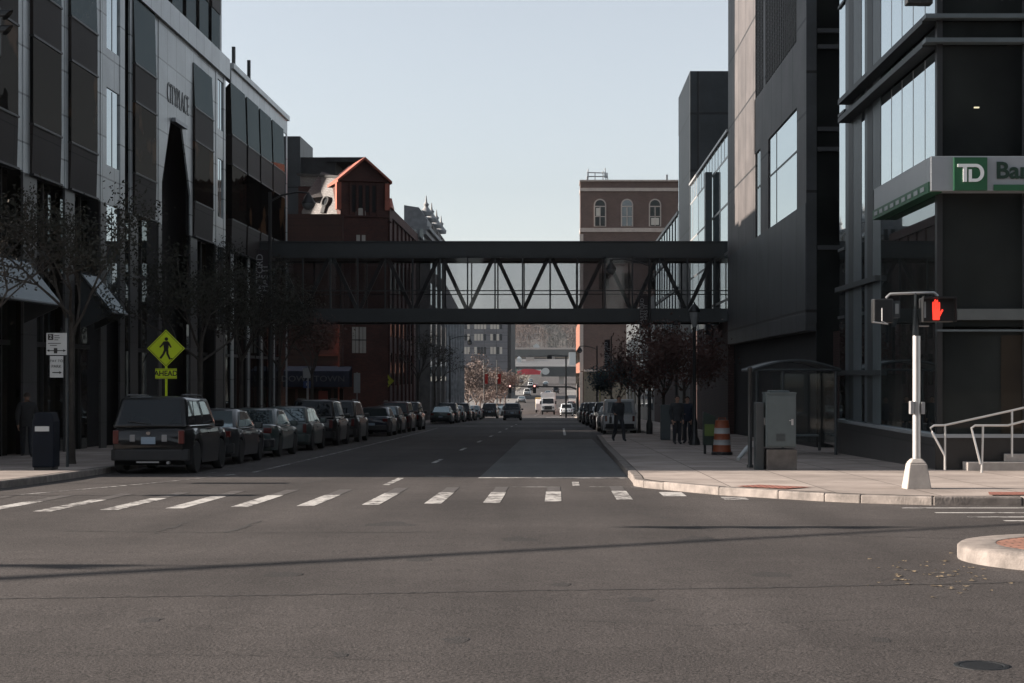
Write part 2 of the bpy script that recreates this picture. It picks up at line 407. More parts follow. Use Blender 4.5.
# ------------------------------------------------------------------ ground, road, pavements
def sheet(name, xs, ys, dz, mat):
    m = MB(); n = len(xs)
    vs = [(x, y, gz(y) + dz) for y in ys for x in xs]
    fs = [(j * n + i, j * n + i + 1, (j + 1) * n + i + 1, (j + 1) * n + i) for j in range(len(ys) - 1) for i in range(n - 1)]
    return tag(m.add(vs, fs).build(name, mat), kind='structure')
YS = sorted(set([y for y, z in PROF]))
sheet('ground', [-3000, -60, 60, 3000], YS, -.35, M['ground'])
sheet('crossroad', [-80, 80], [-40, 0, 35.0], 0, M['road'])
sheet('road', [-13, 8], [35.0, 280, 330, 364, 440, 519, 700, 800], 0, M['road'])
sheet('side_road', [-80, -13.0], [201, 226], 0, M['road']); sheet('side_road', [8.0, 80], [201, 226], 0, M['road'])
def strip(m, pts, wd, dz=.004):
    """a painted band following a polyline on the road"""
    for (x0, y0), (x1, y1) in zip(pts, pts[1:]):
        L = math.hypot(x1 - x0, y1 - y0); nx, ny = -(y1 - y0) / L * wd / 2, (x1 - x0) / L * wd / 2
        m.quad(*[(x, y, gz(y) + dz) for x, y in ((x0 - nx, y0 - ny), (x1 - nx, y1 - ny), (x1 + nx, y1 + ny), (x0 + nx, y0 + ny))])
    return m
m = MB(); strip(m, [(-.07, 35.5), (-.07, 75)], 3.24); tag(m.build('concrete_lane', M['concrete_lane']), kind='structure')
# crosswalk bars
m = MB(); m2 = MB()
for (x, y0, y1) in [(1.1, 27.0, 30.6), (-.08, 26.5, 30.4), (-1.06, 26.1, 30.2), (-1.98, 25.9, 30.1), (-2.93, 25.6, 29.9), (-3.9, 25.3, 29.3), (-4.87, 25.05, 29.2), (-5.78, 24.7, 28.8), (-6.67, 24.35, 28.3), (-7.55, 24.0, 27.9), (-8.45, 23.7, 27.4), (-9.4, 23.4, 27.1)]:
    strip(m, [(x, y0), (x, y1 - .9)], .27); strip(m2, [(x, y1 - .9), (x, y1 + .9)], .24)
strip(m, [(2.0, 28.0), (2.0, 29.3)], .4); strip(m, [(2.95, 27.0), (2.95, 27.75)], .4)
tag(m.build('crosswalk_paint', M['paint']), kind='structure'); tag(m2.build('faded_crosswalk_paint', M['fade_paint']), kind='structure')
m = MB()
strip(m, [(-1.7, 35.15), (1.6, 34.95)], .38); strip(m, [(.35, 31.6), (.35, 33.3)], .14)
for i in range(0, 9): strip(m, [(-3.35, 31.9 + 12.2 * (i)), (-3.35, 31.9 + 12.2 * i + 3.1)], .13)
strip(m, [(.35, 84), (.38, 110)], .13)
for (y, x0, wd) in [(24.8, 5.2, .16), (23.7, 5.45, .16), (22.8, 5.7, .16), (22.05, 6.0, .16), (21.2, 6.3, .16)]: strip(m, [(x0, y), (9.5, y)], wd)
tag(m.build('lane_paint', M['paint']), kind='structure')
m = MB()
strip(m, [(-10.2, 26.6), (-9.5, 27.9), (-8.0, 33), (-7.2, 37.2)], .1)
strip(m, [(-10.2, 37.6), (-7.05, 37.9), (-7.05, 38.5), (-7.2, 53), (-7.5, 75), (-7.9, 102), (-8.2, 112)], .12)
strip(m, [(-1.2, 31.2), (.0, 31.15)], .12); strip(m, [(.6, 31.25), (2.0, 31.0)], .16); strip(m, [(-2.9, 35.9), (-1.9, 35.8)], .14)
tag(m.build('edge_line_paint', M['thin_paint']), kind='structure')
m = MB(); strip(m, [(-10, 121.5), (3.4, 121.5)], 2.2); strip(m, [(-9, 150), (3, 150)], 3); strip(m, [(-1.5, 208), (2.0, 208)], 7)
for k in range(14): strip(m, [(-3.4, 235 + 13 * k), (-3.3, 235 + 13 * k + 6)], .25)
tag(m.build('far_crossing_paint', M['thin_paint']), kind='structure')
def jag(m, pts, wd, n=40, amp=.06):
    out = []
    for k in range(n + 1):
        f = k / n * (len(pts) - 1); i = min(int(f), len(pts) - 2); g = f - i
        out.append((pts[i][0] + (pts[i + 1][0] - pts[i][0]) * g + random.uniform(-amp, amp), pts[i][1] + (pts[i + 1][1] - pts[i][1]) * g + random.uniform(-amp, amp)))
    for a, b in zip(out, out[1:]): strip(m, [a, b], wd * random.uniform(.4, 1.2), .003)
m = MB()
def G(px, py): d_ = F * C / (py - 405); return (X(px, d_), d_)
jag(m, [G(-20, 599), G(300, 595), G(520, 591), G(760, 588), G(1040, 582)], .05, 200, .03)
jag(m, [G(60, 531), G(230, 533), G(450, 532)], .04, 60, .06); jag(m, [G(150, 534), G(188, 522)], .045, 12); jag(m, [G(225, 533), G(262, 521)], .06, 12)
jag(m, [G(290, 486), G(325, 480)], .06, 9); jag(m, [G(640, 512), G(700, 528)], .035, 14); jag(m, [G(820, 535), G(1040, 541)], .03, 40)
jag(m, [G(0, 655), G(240, 655), G(420, 662)], .01, 60, .02); jag(m, [G(560, 620), G(700, 626), G(900, 618)], .012, 50, .02)
tag(m.build('road_crack', M['crack']), kind='structure')
m = MB(); rr = random.Random(3)
for px, py, r in ((420, 560, .16), (455, 640, .10), (280, 575, .2), (520, 540, .25), (640, 600, .14), (770, 575, .2), (150, 620, .1), (340, 655, .07), (560, 585, .12), (880, 640, .09), (700, 540, .3), (390, 525, .35)):
    x, y = G(px, py); n = 14
    m.quad(*[(x + r * rr.uniform(.5, 1.1) * math.cos(6.283 * k / n), y + r * 1.6 * rr.uniform(.5, 1.1) * math.sin(6.283 * k / n), gz(y) + .0032) for k in range(n)])
tag(m.build('road_stain', M['patch']), kind='structure')

RK = [(2.0, 200), (4.6, 192), (4.6, 84), (1.85, 78), (1.65, 60), (1.5, 33), (1.46, 31.6), (1.6, 30.9), (1.93, 30.2), (2.78, 28.4), (3.66, 27.3), (4.3, 26.5), (4.8, 26.05), (5.83, 25.5), (7.2, 25.4), (40, 25.4)]
LK = [(-60, 20.5), (-18, 21.5), (-14, 24.0), (-11.3, 27.4), (-10.45, 30), (-10.3, 33), (-10.3, 200)]
def pavement(name, kerb, close, mat, hk=.14):
    inner = []
    for i, p in enumerate(kerb):
        a = Vector(kerb[max(i - 1, 0)]); b = Vector(kerb[min(i + 1, len(kerb) - 1)]); dd = (b - a).normalized()
        inner.append((p[0] - dd.y * .2, p[1] + dd.x * .2))
    poly = inner + close
    m = MB(); m.quad(*[(x, y, gz(y) + hk) for x, y in poly])
    tag(m.build(name, mat), kind='structure')
    k = MB()
    for (a, b, ai, bi) in zip(kerb, kerb[1:], inner, inner[1:]):
        L = math.hypot(b[0] - a[0], b[1] - a[1]); n = max(1, int(L / 4.5)) if a[1] < 80 else 1
        for q in range(n):
            f0, f1 = q / n + (.003 / L), (q + 1) / n - (.003 / L)
            P = lambda u, v, f: (u[0] + (v[0] - u[0]) * f, u[1] + (v[1] - u[1]) * f)
            c = [P(a, b, f0), P(a, b, f1), P(ai, bi, f1), P(ai, bi, f0)]
            dz = random.uniform(-.006, .008)
            k.hexa([(x, y, gz(y) - .1) for x, y in c], [(x, y, gz(y) + hk + dz) for x, y in c])
    tag(k.build('kerb', M['kerb'], bevel=.025), kind='structure')
pavement('sidewalk', LK, [(-60, 200)], M['walk'])
pavement('sidewalk', RK, [(40, 200)], M['walk'])
# far pavements beyond the side road
m = MB()
for (x0, x1) in ((-30, -9.5), (2.6, 30)):
    ys = [228, 280, 330, 364, 440, 519]
    for a, b in zip(ys, ys[1:]): m.quad((x0, a, gz(a) + .15), (x1, a, gz(a) + .15), (x1, b, gz(b) + .15), (x0, b, gz(b) + .15))
    xx = x1 if x0 < 0 else x0
    for a, b in zip(ys, ys[1:]): m.quad((xx, a, gz(a) - .05), (xx, b, gz(b) - .05), (xx, b, gz(b) + .15), (xx, a, gz(a) + .15))
tag(m.build('far_sidewalk', plain('old_concrete', (.16, .15, .14), .9, var=.2, scale=.3, world=True)), kind='structure')
# red tactile pads on the kerb ramps
m = MB()
for poly in ([(3.05, 28.4), (3.8, 27.55), (4.35, 28.1), (3.55, 28.95)], [(6.75, 25.66), (9.2, 25.66), (9.2, 26.5), (6.95, 26.5)]):
    m.quad(*[(x, y, gz(y) + .156) for x, y in poly])
tag(m.build('tactile_paving', M['brickpad']), kind='structure')
# traffic island with red brick top
def stadium(cx, cy, r, xe):
    return [(cx + r * math.cos(a), cy + r * math.sin(a)) for a in [math.pi / 2 + math.pi * k / 24 for k in range(25)]] + [(xe, cy - r), (xe, cy + r)]
isl = thing('traffic_island', 'rounded traffic island with pale kerb and red brick top at lower right', 'traffic island', (6, 16.4, gz(16.4)))
m = MB(); o_ = stadium(5.65, 16.45, 1.6, 22); i_ = stadium(5.65, 16.45, 1.22, 22); n = len(o_)
vs = [(x, y, gz(y) - .1) for x, y in o_] + [(x, y, gz(y) + .13) for x, y in o_] + [(x * .985 + .09, 16.45 + (y - 16.45) * .975, gz(y) + .155) for x, y in o_] + [(x, y, gz(y) + .155) for x, y in i_]
fs = []
for l in range(3):
    for k in range(n): fs.append((l * n + k, l * n + (k + 1) % n, (l + 1) * n + (k + 1) % n, (l + 1) * n + k))
m.add(vs, fs); m.build('kerb_ring', M['kerb'], isl, smooth=True)
m = MB(); m.quad(*[(x, y, gz(y) + .152) for x, y in i_]); m.build('brick_top', M['redpave'], isl)
# valve cover in the road
vc = thing('valve_cover', 'small round dark iron valve cover set in the road at lower right', 'valve cover', (2.53, 9.8, gz(9.8)))
m = MB(); m.lathe(2.53, 9.8, [(.0, gz(9.8) + .004), (.12, gz(9.8) + .005), (.125, gz(9.8) + .002)], 20); m.build('lid', M['black'], vc)
m = MB(); m.lathe(2.53, 9.8, [(.13, gz(9.8) + .002), (.135, gz(9.8) + .007), (.16, gz(9.8) + .007), (.165, gz(9.8) + .001)], 24); m.build('ring', M['black'], vc)
# fallen leaves and grit by the island
m = MB()
for k in range(70):
    a = random.uniform(0, 1) ** 1.6; px, py = 935 + random.gauss(0, 30), 575 + random.gauss(0, 9)
    x, y = G(px, py)
    if (x - 5.65) ** 2 + (y - 16.45) ** 2 < 1.65 ** 2: continue
    s = random.uniform(.012, .035); an = random.uniform(0, 6.28); z = gz(y) + .006
    ca, sa = math.cos(an) * s, math.sin(an) * s
    m.quad((x + ca, y + sa, z), (x - sa, y + ca, z + .006), (x - ca, y - sa, z + .002), (x + sa, y - ca, z + .008))
tag(m.build('leaf_litter', plain('dry_leaf', (.20, .15, .09), .8, var=.4)), 'dry leaf litter scattered beside the traffic island', 'litter', kind='stuff')
# ------------------------------------------------------------------ left: granite office block with bay windows
RW = -15.0
def Yl(px): return RW * F / (px - 558)
ob = thing('office_block', 'long pale granite office block with dark projecting bay windows and CITYPLACE lettering', 'office building', (-22, 55, gz(55)))
TOP = 14.3 + C
m = MB()
m.box(-45, -15.9, 35.5, 91, -8, TOP - .6)
m.build('core', M['void'], ob)
# granite front: base storey with shade put into its colour, pale upper storeys, openings with dark rooms behind
G0 = -2.4; ZM = 5.7 + C; TK = -15.07
m = MB(); lo = MB()
wall = [(35.5, 38.0), (41.6, 44.0), (46.0, 47.2), (49.9, 50.9), (53.8, 54.5), (56.2, 56.8), (57.5, 58.6)]
for a, b in wall: m.box(TK, RW, a, b, ZM, TOP - .9); B(TK, RW, a, b, G0, ZM).build('shaded_granite_base', M['stone_dark'], ob)
for a, b in [(38.0, 41.6), (44.0, 46.0), (47.2, 49.9), (50.9, 53.8)]: m.box(TK, RW - .02, a, b, 7.3, TOP - .9)
m.box(TK, RW - .02, 54.5, 56.2, TOP - 1.2, TOP - .9); m.box(TK, RW - .02, 54.5, 56.2, 9.6 + C, 10.9 + C); m.box(TK, RW - .02, 54.5, 56.2, 5.7 + C, 7.0 + C)
m.box(TK, RW - .02, 58.6, 61.6, 7.3, TOP - .9)
zt = 9.9 + C; ZK = 7.3 + C
a0, b0 = 62.1, 66.95; a1, b1 = 63.5, 65.4
def side_(mm, z0, z1):
    f0, f1 = max(0, (z0 - ZK) / (zt - ZK)), max(0, (z1 - ZK) / (zt - ZK))
    L = lambda f: a0 + (a1 - a0) * f
    Q = lambda f: b0 + (b1 - b0) * f
    ml = mm or MB()
    ml.hexa([(TK, 61.6, z0), (RW, 61.6, z0), (RW, L(f0), z0), (TK, L(f0), z0)], [(TK, 61.6, z1), (RW, 61.6, z1), (RW, L(f1), z1), (TK, L(f1), z1)])
    mr = mm or MB()
    mr.hexa([(TK, Q(f0), z0), (RW, Q(f0), z0), (RW, 68.2, z0), (TK, 68.2, z0)], [(TK, Q(f1), z1), (RW, Q(f1), z1), (RW, 68.2, z1), (TK, 68.2, z1)])
    if mm is None: ml.build('shaded_granite_base', M['stone_dark'], ob); mr.build('shaded_granite_base', M['stone_dark'], ob)
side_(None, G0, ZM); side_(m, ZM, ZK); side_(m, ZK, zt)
m.box(TK, RW, 61.6, 68.2, zt, TOP - .9)
m.box(TK, RW - .02, 68.2, 71.9, 7.3, TOP - .9); m.box(TK, RW, 71.9, 72.3, ZM, TOP - .9); B(TK, RW, 71.9, 72.3, G0, ZM).build('shaded_granite_base', M['stone_dark'], ob)
for z0, z1 in ((5.7 + C, 7.0 + C), (9.6 + C, 10.9 + C), (TOP - 1.2, TOP - .9)): m.box(TK, RW - .02, 72.3, 73.6, z0, z1)
B(TK, RW - .02, 72.3, 73.6, G0, 3.5).build('shaded_granite_base', M['stone_dark'], ob)
m.box(TK, RW, 73.6, 74.0, ZM, TOP - .9); B(TK, RW, 73.6, 74.0, G0, ZM).build('shaded_granite_base', M['stone_dark'], ob)
m.build('granite_wall', M['stone'], ob)
m = MB(); m.box(-15.9, -14.88, 35.4, 74.4, TOP - .9, TOP); m.build('parapet', M['stone'], ob)
m = MB(); m.box(-15.9, -15.3, 74.0, 75.4, G0, TOP); m.build('shadow_joint', M['black'], ob)
m = MB(); m.box(TK, -15.02, 75.4, 76.0, G0, 13.3 + C); m.box(TK, -15.02, 75.4, 91, 13.3 + C, 14.1 + C); m.box(TK, -15.02, 79.55, 79.9, G0, 13.3 + C)
for a in (83.1, 86.75, 90.7): m.box(TK, -15.02, a, a + .3, G0, 13.3 + C)
m.build('rear_granite_wall', M['stone'], ob)
m = MB(); m.box(-15.9, -14.9, 75.4, 91.1, 14.1 + C, 14.35 + C); m.build('parapet', M['stone'], ob)
for y, h in ((76.9, 1.0), (80.7, 1.1)): B(-15.3, -15.15, y, y + .16, 14.3 + C, 14.4 + C + h).build('roof_post', M['darksteel'], ob)
# recessed windows
for y0, y1 in ((54.5, 56.2), (72.3, 73.6)):
    for z0, z1 in ((3.5, 7.2), (8.55, 11.1), (12.4, 14.6)):
        p = B(-15.2, -15.06, y0, y1, z0 - .05, z1 + .15).build('window', M['paleglass'], ob)
        B(-15.07, -15.052, (y0 + y1) / 2 - .04, (y0 + y1) / 2 + .04, z0, z1).build('mullion', M['black'], p)
for y0, y1 in ((38.0, 41.6), (44.0, 46.0), (47.2, 49.9), (50.9, 53.8), (58.6, 61.6), (68.2, 71.9), (76, 79.55), (79.9, 83.1), (83.4, 86.75), (87.05, 90.7)):
    p = B(-15.6, -15.45, y0, y1, -1, 7.3).build('window', M['shopglass'], ob)
    mm = MB(); 
    for k in (1, 2): mm.box(-15.46, -15.38, y0 + (y1 - y0) * k / 3 - .05, y0 + (y1 - y0) * k / 3 + .05, -1, 7.3)
    for z in (2.4, 5.1): mm.box(-15.46, -15.36, y0, y1, z, z + .14)
    mm.build('mullion', M['black'], p)
# projecting bays: alternate dark glass and brown panels
def bay(y0, y1, ztop, proj=.10):
    y0, y1 = y0 * .9867, y1 * .9867
    sh = B(RW - .3, RW - .03, y0 + .06, y1 - .06, 5.75 + C, ztop - .05).build('bay_core', M['black'], ob)
    lv = [5.7, 7.13, 9.65, 11.0, ztop - C]
    for i in range(4):
        z0, z1 = lv[i] + C, lv[i + 1] + C
        g = i % 2 == 1
        mb = MB()
        if i == 0:   # underside slopes back
            mb.hexa([(RW - .2, y0, z0 + .12), (RW + proj - .04, y0, z0), (RW + proj - .04, y1, z0), (RW - .2, y1, z0 + .12)], [(RW - .2, y0, z1), (RW + proj, y0, z1), (RW + proj, y1, z1), (RW - .2, y1, z1)])
        elif i == 3:
            mb.hexa([(RW - .2, y0, z0), (RW + proj, y0, z0), (RW + proj, y1, z0), (RW - .2, y1, z0)], [(RW - .2, y0, z1), (RW + proj * .3, y0, z1 + .25), (RW + proj * .3, y1, z1 + .25), (RW - .2, y1, z1)])
        else: mb.box(RW - .2, RW + proj, y0, y1, z0, z1)
        o = mb.build('bay_window' if i in (1, 3) else 'bay_panel', M['bayglass'] if i == 3 else M['bayglass_low'] if i == 1 else M['spandrel'], ob)
        tr = B(RW - .1, RW + proj + .03, y0 - .03, y1 + .03, z0 - .03, z0 + .03).build('trim', M['black'], o)
for y0, y1 in ((38.3, 41.3), (44.0, 45.9), (47.2, 49.9), (50.9, 53.8), (58.6, 61.7)): bay(y0, y1, 13.4 + C)
bay(68.25, 71.9, 12.6 + C)
for y0, y1 in ((76.0, 79.5), (79.95, 83.05), (83.45, 86.7), (87.1, 90.65)): bay(y0, y1, 13.15 + C)
lettering('lettering', 'CITYPLACE', 1.12, (RW + .012, 64.75, 10.85 + C), M['bronze'], ob, '+x', .66, depth=.012, bold=-.006)
B(-15.1, -14.85, 63.7, 65.8, 9.85 + C, 10.0 + C).build('slot_lintel', M['signgrey'], ob)
# sloping glass canopies over the pavement
def canopy(y0, y1, label):
    t_ = thing('glass_canopy', label, 'canopy', (RW + .5, (y0 + y1) / 2, 4))
    za, zb = 3.2 + C, 1.95 + C; xo = RW + 1.0
    m = MB(); m.hexa([(RW + .02, y0, za), (xo, y0, zb), (xo, y1, zb), (RW + .02, y1, za)], [(RW + .02, y0, za + .06), (xo + .04, y0, zb + .04), (xo + .04, y1, zb + .04), (RW + .02, y1, za + .06)])
    m.build('glass_sheet', M['awningglass'], t_)
    n = max(2, int((y1 - y0) / 1.3))
    for k in range(n + 1):
        y = y0 + (y1 - y0) * k / n
        m = MB(); m.tube([(RW + .05, y, za - .02), (xo, y, zb - .03)], .035, 6); m.build('rafter', M['darksteel'], t_)
    m = MB(); m.tube([(xo + .03, y0, zb), (xo + .03, y1, zb)], .04, 6); m.build('edge_beam', M['darksteel'], t_)
    for y in (y0 + .1, y1 - .16):
        m = MB(); m.prism([(RW + .01, za - .1), (xo - .05, zb - .06), (RW + .01, zb - .5)], 'y', y, y + .06); m.build('bracket', M['darksteel'], t_)
canopy(40.5, 46.2, 'sky reflecting sloped glass canopy at far left of the granite office block')
canopy(51.4, 53.2, 'smaller sloped glass canopy behind the pavement tree leaves')

# towers set back on the left; the last is unseen, added for its shade
def tower(name, label, x0, x1, y0, y1, z1, loc):
    t_ = thing(name, label, 'tower', loc)
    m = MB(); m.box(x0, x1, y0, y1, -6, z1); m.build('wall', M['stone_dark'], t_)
    yy = y0 + 1.0
    while yy < y1 - 2.4:
        w_ = B(x1 - .3, x1 + .25, yy, yy + 2.3, 9, z1 - 3).build('window_strip', M['bayglass'], t_)
        if x1 > -25:
            for z in (12.5, 15.9, 19.3, 22.7): B(x1 - .2, x1 + .29, yy - .02, yy + 2.32, z, z + 1.3).build('spandrel', M['spandrel'], w_)
        yy += 3.2
    return t_
tower('office_tower', 'tall dark banded tower rising behind the granite parapet at upper left', -42, -20.1, 77, 98, 78, (-30, 88, -2))
tower('office_tower', 'second dark tower, set far back above the granite block', -58, -30, 35.5, 69, 96, (-44, 52, -2))
tower('office_tower', 'unseen third dark tower added to shade the right hand fronts', -75, -50, 103.3, 145, 62, (-60, 125, -2))  # unseen tower, placed and trimmed for the shade it casts across the street

# dark flat roofed block behind the brick gable
t_ = thing('flat_roofed_block', 'dark flat roofed block showing above the red brick gable', 'building', (-30, 125, gz(125)))
B(-60, X(337, 125), 124, 140, -6, Zp(159, 125)).build('wall', M['roofdark'], t_)
B(-24, X(301, 124), 123.6, 130, -6, Zp(137, 124)).build('pier', M['charplain'], t_)
B(X(326, 124), X(366, 124), 123.8, 130, Zp(162, 124), Zp(157.5, 124)).build('parapet', M['roofdark'], t_)

# ------------------------------------------------------------------ left: red brick building with gabled pavilion
rb = thing('brick_building', 'old red brick building with sunlit terracotta gable and slate roofs', 'building', (-14, 102, gz(102)))
ZW = 10.9 + C
m = MB(); m.box(-16.5, -12.4, 104.2, 143, -6, Zp(204, 115)); m.box(-40, -13.1, 99.5, 104.19, -6, Zp(214, 99.5)); m.build('wall', M['redbrick_y'], rb)
# gabled pavilion, turned 25 degrees
TH = R(19); PC = (X(340.5, 100.2), 100.2)      # left front corner
def loc2(u, v, z):    # u along the front, v back from the front
    return (PC[0] + u * math.cos(TH) - v * math.sin(TH), PC[1] + u * math.sin(TH) + v * math.cos(TH), z)
W_ = 2.95; ze = Zp(181, 100.5); za = Zp(161, 101)
def lbox(m, u0, u1, v0, v1, z0, z1):
    return m.hexa([loc2(u0, v0, z0), loc2(u1, v0, z0), loc2(u1, v1, z0), loc2(u0, v1, z0)], [loc2(u0, v0, z1), loc2(u1, v0, z1), loc2(u1, v1, z1), loc2(u0, v1, z1)])
m = MB(); lbox(m, 0, W_, 0, 5, -6, ze)
g0 = [loc2(0, 0, ze), loc2(W_, 0, ze), loc2(W_ / 2, 0, za)]; g1 = [loc2(0, 5, ze), loc2(W_, 5, ze), loc2(W_ / 2, 5, za)]
m.add(g0 + g1, [(0, 1, 2), (3, 5, 4), (0, 2, 5, 3), (1, 4, 5, 2)])
m.build('pavilion', M['redbrick'], rb)
def slope(u0, z0, u1, z1, th, v0, v1):
    m = MB(); return m.hexa([loc2(u0, v0, z0), loc2(u1, v0, z1), loc2(u1, v1, z1), loc2(u0, v1, z0)], [loc2(u0, v0, z0 + th), loc2(u1, v0, z1 + th), loc2(u1, v1, z1 + th), loc2(u0, v1, z0 + th)])
rf = slope(-.22, ze - .12, W_ / 2, za + .03, .16, -.25, 5.2).build('roof', M['terracotta'], rb)
slope(W_ + .22, ze - .12, W_ / 2 + .005, za + .03, .16, -.25, 5.2).build('roof', M['terracotta'], rb)
m = MB(); lbox(m, -.26, .03, -.12, .4, ze - 1.75, ze - .1); m.build('pilaster', M['terracotta'], rb)
m = MB(); lbox(m, W_ - .2, W_ + .1, -.12, .4, ze - 1.75, ze - .1); m.build('pilaster', M['terracotta'], rb)
m = MB()
lbox(m, -.1, W_ + .1, -.1, .1, ze - .02, ze + .1); lbox(m, -.05, W_ + .05, -.08, .1, ze - 2.2, ze - 2.1); lbox(m, -.05, W_ + .05, -.08, .1, ze - 4.4, ze - 4.2)
for k in range(5): lbox(m, .55 + k * .42, .67 + k * .42, -.07, .1, ze - 2.1, ze - .1)
m.build('brick_moulding', M['redbrick'], rb)
for k in range(4): 
    m = MB(); lbox(m, .71 + k * .42, .93 + k * .42, -.02, .1, ze - 1.9, ze - .25); m.build('slot_window', M['void'], rb)
# small arched pale window, paired window, tall blind window below
m = MB(); lbox(m, .95, 1.55, -.03, .1, Zp(217, 100.6), Zp(212, 100.6)); m.add([loc2(.95 + .3 - .3 * math.cos(math.pi * k / 10), -.03, Zp(212.1, 100.6) + .25 * math.sin(math.pi * k / 10)) for k in range(11)], [tuple(range(11))]); m.build('arched_window', M['blind'], rb)
for u0 in (.98, 1.32):
    m = MB(); lbox(m, u0, u0 + .22, -.03, .1, Zp(242, 100.6), Zp(235, 100.6)); m.build('window', M['blind'], rb)
for u0 in (.72, 1.18):
    m = MB(); lbox(m, u0, u0 + .40, -.03, .1, Zp(353, 100.6), Zp(327, 100.6)); w_ = m.build('window', M['blind'], rb)
    m = MB(); lbox(m, u0 - .03, u0 + .43, -.05, -.032, Zp(340.5, 100.6), Zp(339.5, 100.6)); lbox(m, u0 + .19, u0 + .21, -.05, -.032, Zp(353, 100.6), Zp(327, 100.6)); m.build('glazing_bar', M['black'], w_)
# slate mansard running back to the left of the pavilion
S0, S1 = at(302, 217, 104.0), at(341.5, 216, 100.75); T0, T1 = at(300, 175, 105.6), at(341.5, 178, 102.2)
m = MB(); bk_ = Vector((1.2, 2.2, 0)); m.hexa([tuple(S0), tuple(S1), tuple(S1 + bk_), tuple(S0 + bk_)], [tuple(T0), tuple(T1), tuple(T1 + bk_), tuple(T0 + bk_)])
m.build('slate_roof', M['slate'], rb)
wn = (S1 - S0).cross(T0 - S0).normalized(); wn = wn if wn.y < 0 else -wn
uu = (S1 - S0).normalized(); vv = wn.cross(uu); vv = vv if vv.z > 0 else -vv
cc = S0 * .5 + S1 * .5; cc = cc + vv * .95 + uu * .15
def onroof(m): m.v = [tuple(cc + uu * x + vv * y + wn * z) for x, y, z in m.v]; return m
m = MB(); m.lathe(0, 0, [(.0, -.05), (.36, -.05), (.36, .16), (.26, .18), (.26, .05), (0, .05)], 20); m.box(-.2, .2, -.75, -.3, -.05, .14); dm = onroof(m).build('round_dormer', M['roofdark'], rb)
m = MB(); m.lathe(0, 0, [(.0, .06), (.25, .06), (.25, .09), (.0, .09)], 16); onroof(m).build('pane', M['paleglass'], dm)
m = MB(); m.hexa([tuple(T0 + Vector((-.2, -.1, -.05))), tuple(T1 + Vector((.1, -.15, -.05))), tuple(T1 + Vector((1, 3, -.05))), tuple(T0 + Vector((1, 3, -.05)))], [tuple(T0 + Vector((-.2, -.1, .12))), tuple(T1 + Vector((.1, -.15, .12))), tuple(T1 + Vector((1, 3, .12))), tuple(T0 + Vector((1, 3, .12)))]); m.build('ridge', M['roofdark'], rb)
# right-hand roof slope behind the gable, small dormers along the street front
m = MB(); m.hexa([(-16, 103, ZW + .2), (-11.9, 103, Zp(208, 112)), (-11.9, 118, Zp(208, 112)), (-16, 118, ZW + .2)], [(-15, 104, ZW + 2.0), (-12.9, 104, Zp(184, 106)), (-13.4, 117, Zp(196, 117)), (-15, 117, ZW + 2.0)]); m.build('roof', M['slate'], rb)
for d_, z_ in ((107.5, Zp(200, 107)), (114.5, Zp(207, 114))):
    m = MB(); m.box(-12.9, -11.75, d_, d_ + 1.9, z_ - .9, z_); dm = m.build('dormer', M['redbrick_y'], rb)
    m = MB(); m.hexa([(-13.1, d_ - .15, z_), (-11.6, d_ - .15, z_), (-11.6, d_ + 2, z_), (-13.1, d_ + 2, z_)], [(-12.8, d_ + .8, z_ + .75), (-11.7, d_ + .8, z_ + .75), (-11.7, d_ + 1.0, z_ + .75), (-12.8, d_ + 1.0, z_ + .75)]); m.build('dormer_roof', M['terracotta'], dm)
m = MB(); m.box(-17.2, -12.2, 118, 143, Zp(206, 118) - .6, Zp(206, 118) + .1); m.build('cornice', M['redbrick_y'], rb)
m = MB()
for k in range(12): m.box(-12.45, -12.25, 103 + k * 3.3, 103.5 + k * 3.3, -4, Zp(206, 112))
m.build('pier', M['redbrick_y'], rb)
for k in range(11):
    for z in (2.0, 5.6, 9.0): B(-12.5, -12.36, 103.9 + k * 3.3, 105.7 + k * 3.3, z - 1.2, z + 1.2).build('window', M['dullglass'], rb)
# shop front with navy awning on the end wall
aw = thing('shop_awning', 'dark navy awning lettered DOWNTOWN on the brick building', 'awning', (X(316, 98.5), 98.5, 0))
m = MB(); m.hexa([(X(283, 98), 98, Zp(387, 98)), (X(349, 98), 98, Zp(387, 98)), (X(349, 98), 99.5, Zp(387, 98)), (X(283, 98), 99.5, Zp(387, 98))], [(X(283, 98), 98.2, Zp(371, 98)), (X(349, 98), 98.2, Zp(371, 98)), (X(349, 98), 99.5, Zp(366, 98)), (X(283, 98), 99.5, Zp(366, 98))])
m.build('canvas', M['navy'], aw)
lettering('lettering', 'DOWNTOWN', .50, (X(313, 98), 97.98, Zp(379, 98)), M['ivory'], aw, '-y', 1.15, depth=.01)
m = MB()
for k in range(5): m.box(X(286 + k * 12, 99.4), X(295 + k * 12, 99.4), 99.35, 99.48, -3.6, Zp(389, 99)); 
m.build('shop_window', M['shopglass'], rb)
B(X(318, 99), X(327, 99), 99.2, 99.34, -3.6, Zp(391, 99)).build('shop_door', plain('dull_red_door', (.16, .03, .022), .6), rb)
m = MB(); m.box(X(316, 99), X(339, 99), 99.3, 99.48, Zp(356, 99), Zp(354.5, 99)); m.box(X(337.2, 99), X(338.6, 99), 99.3, 99.48, -1, Zp(322, 99)); m.build('trim', M['terracotta'], rb)

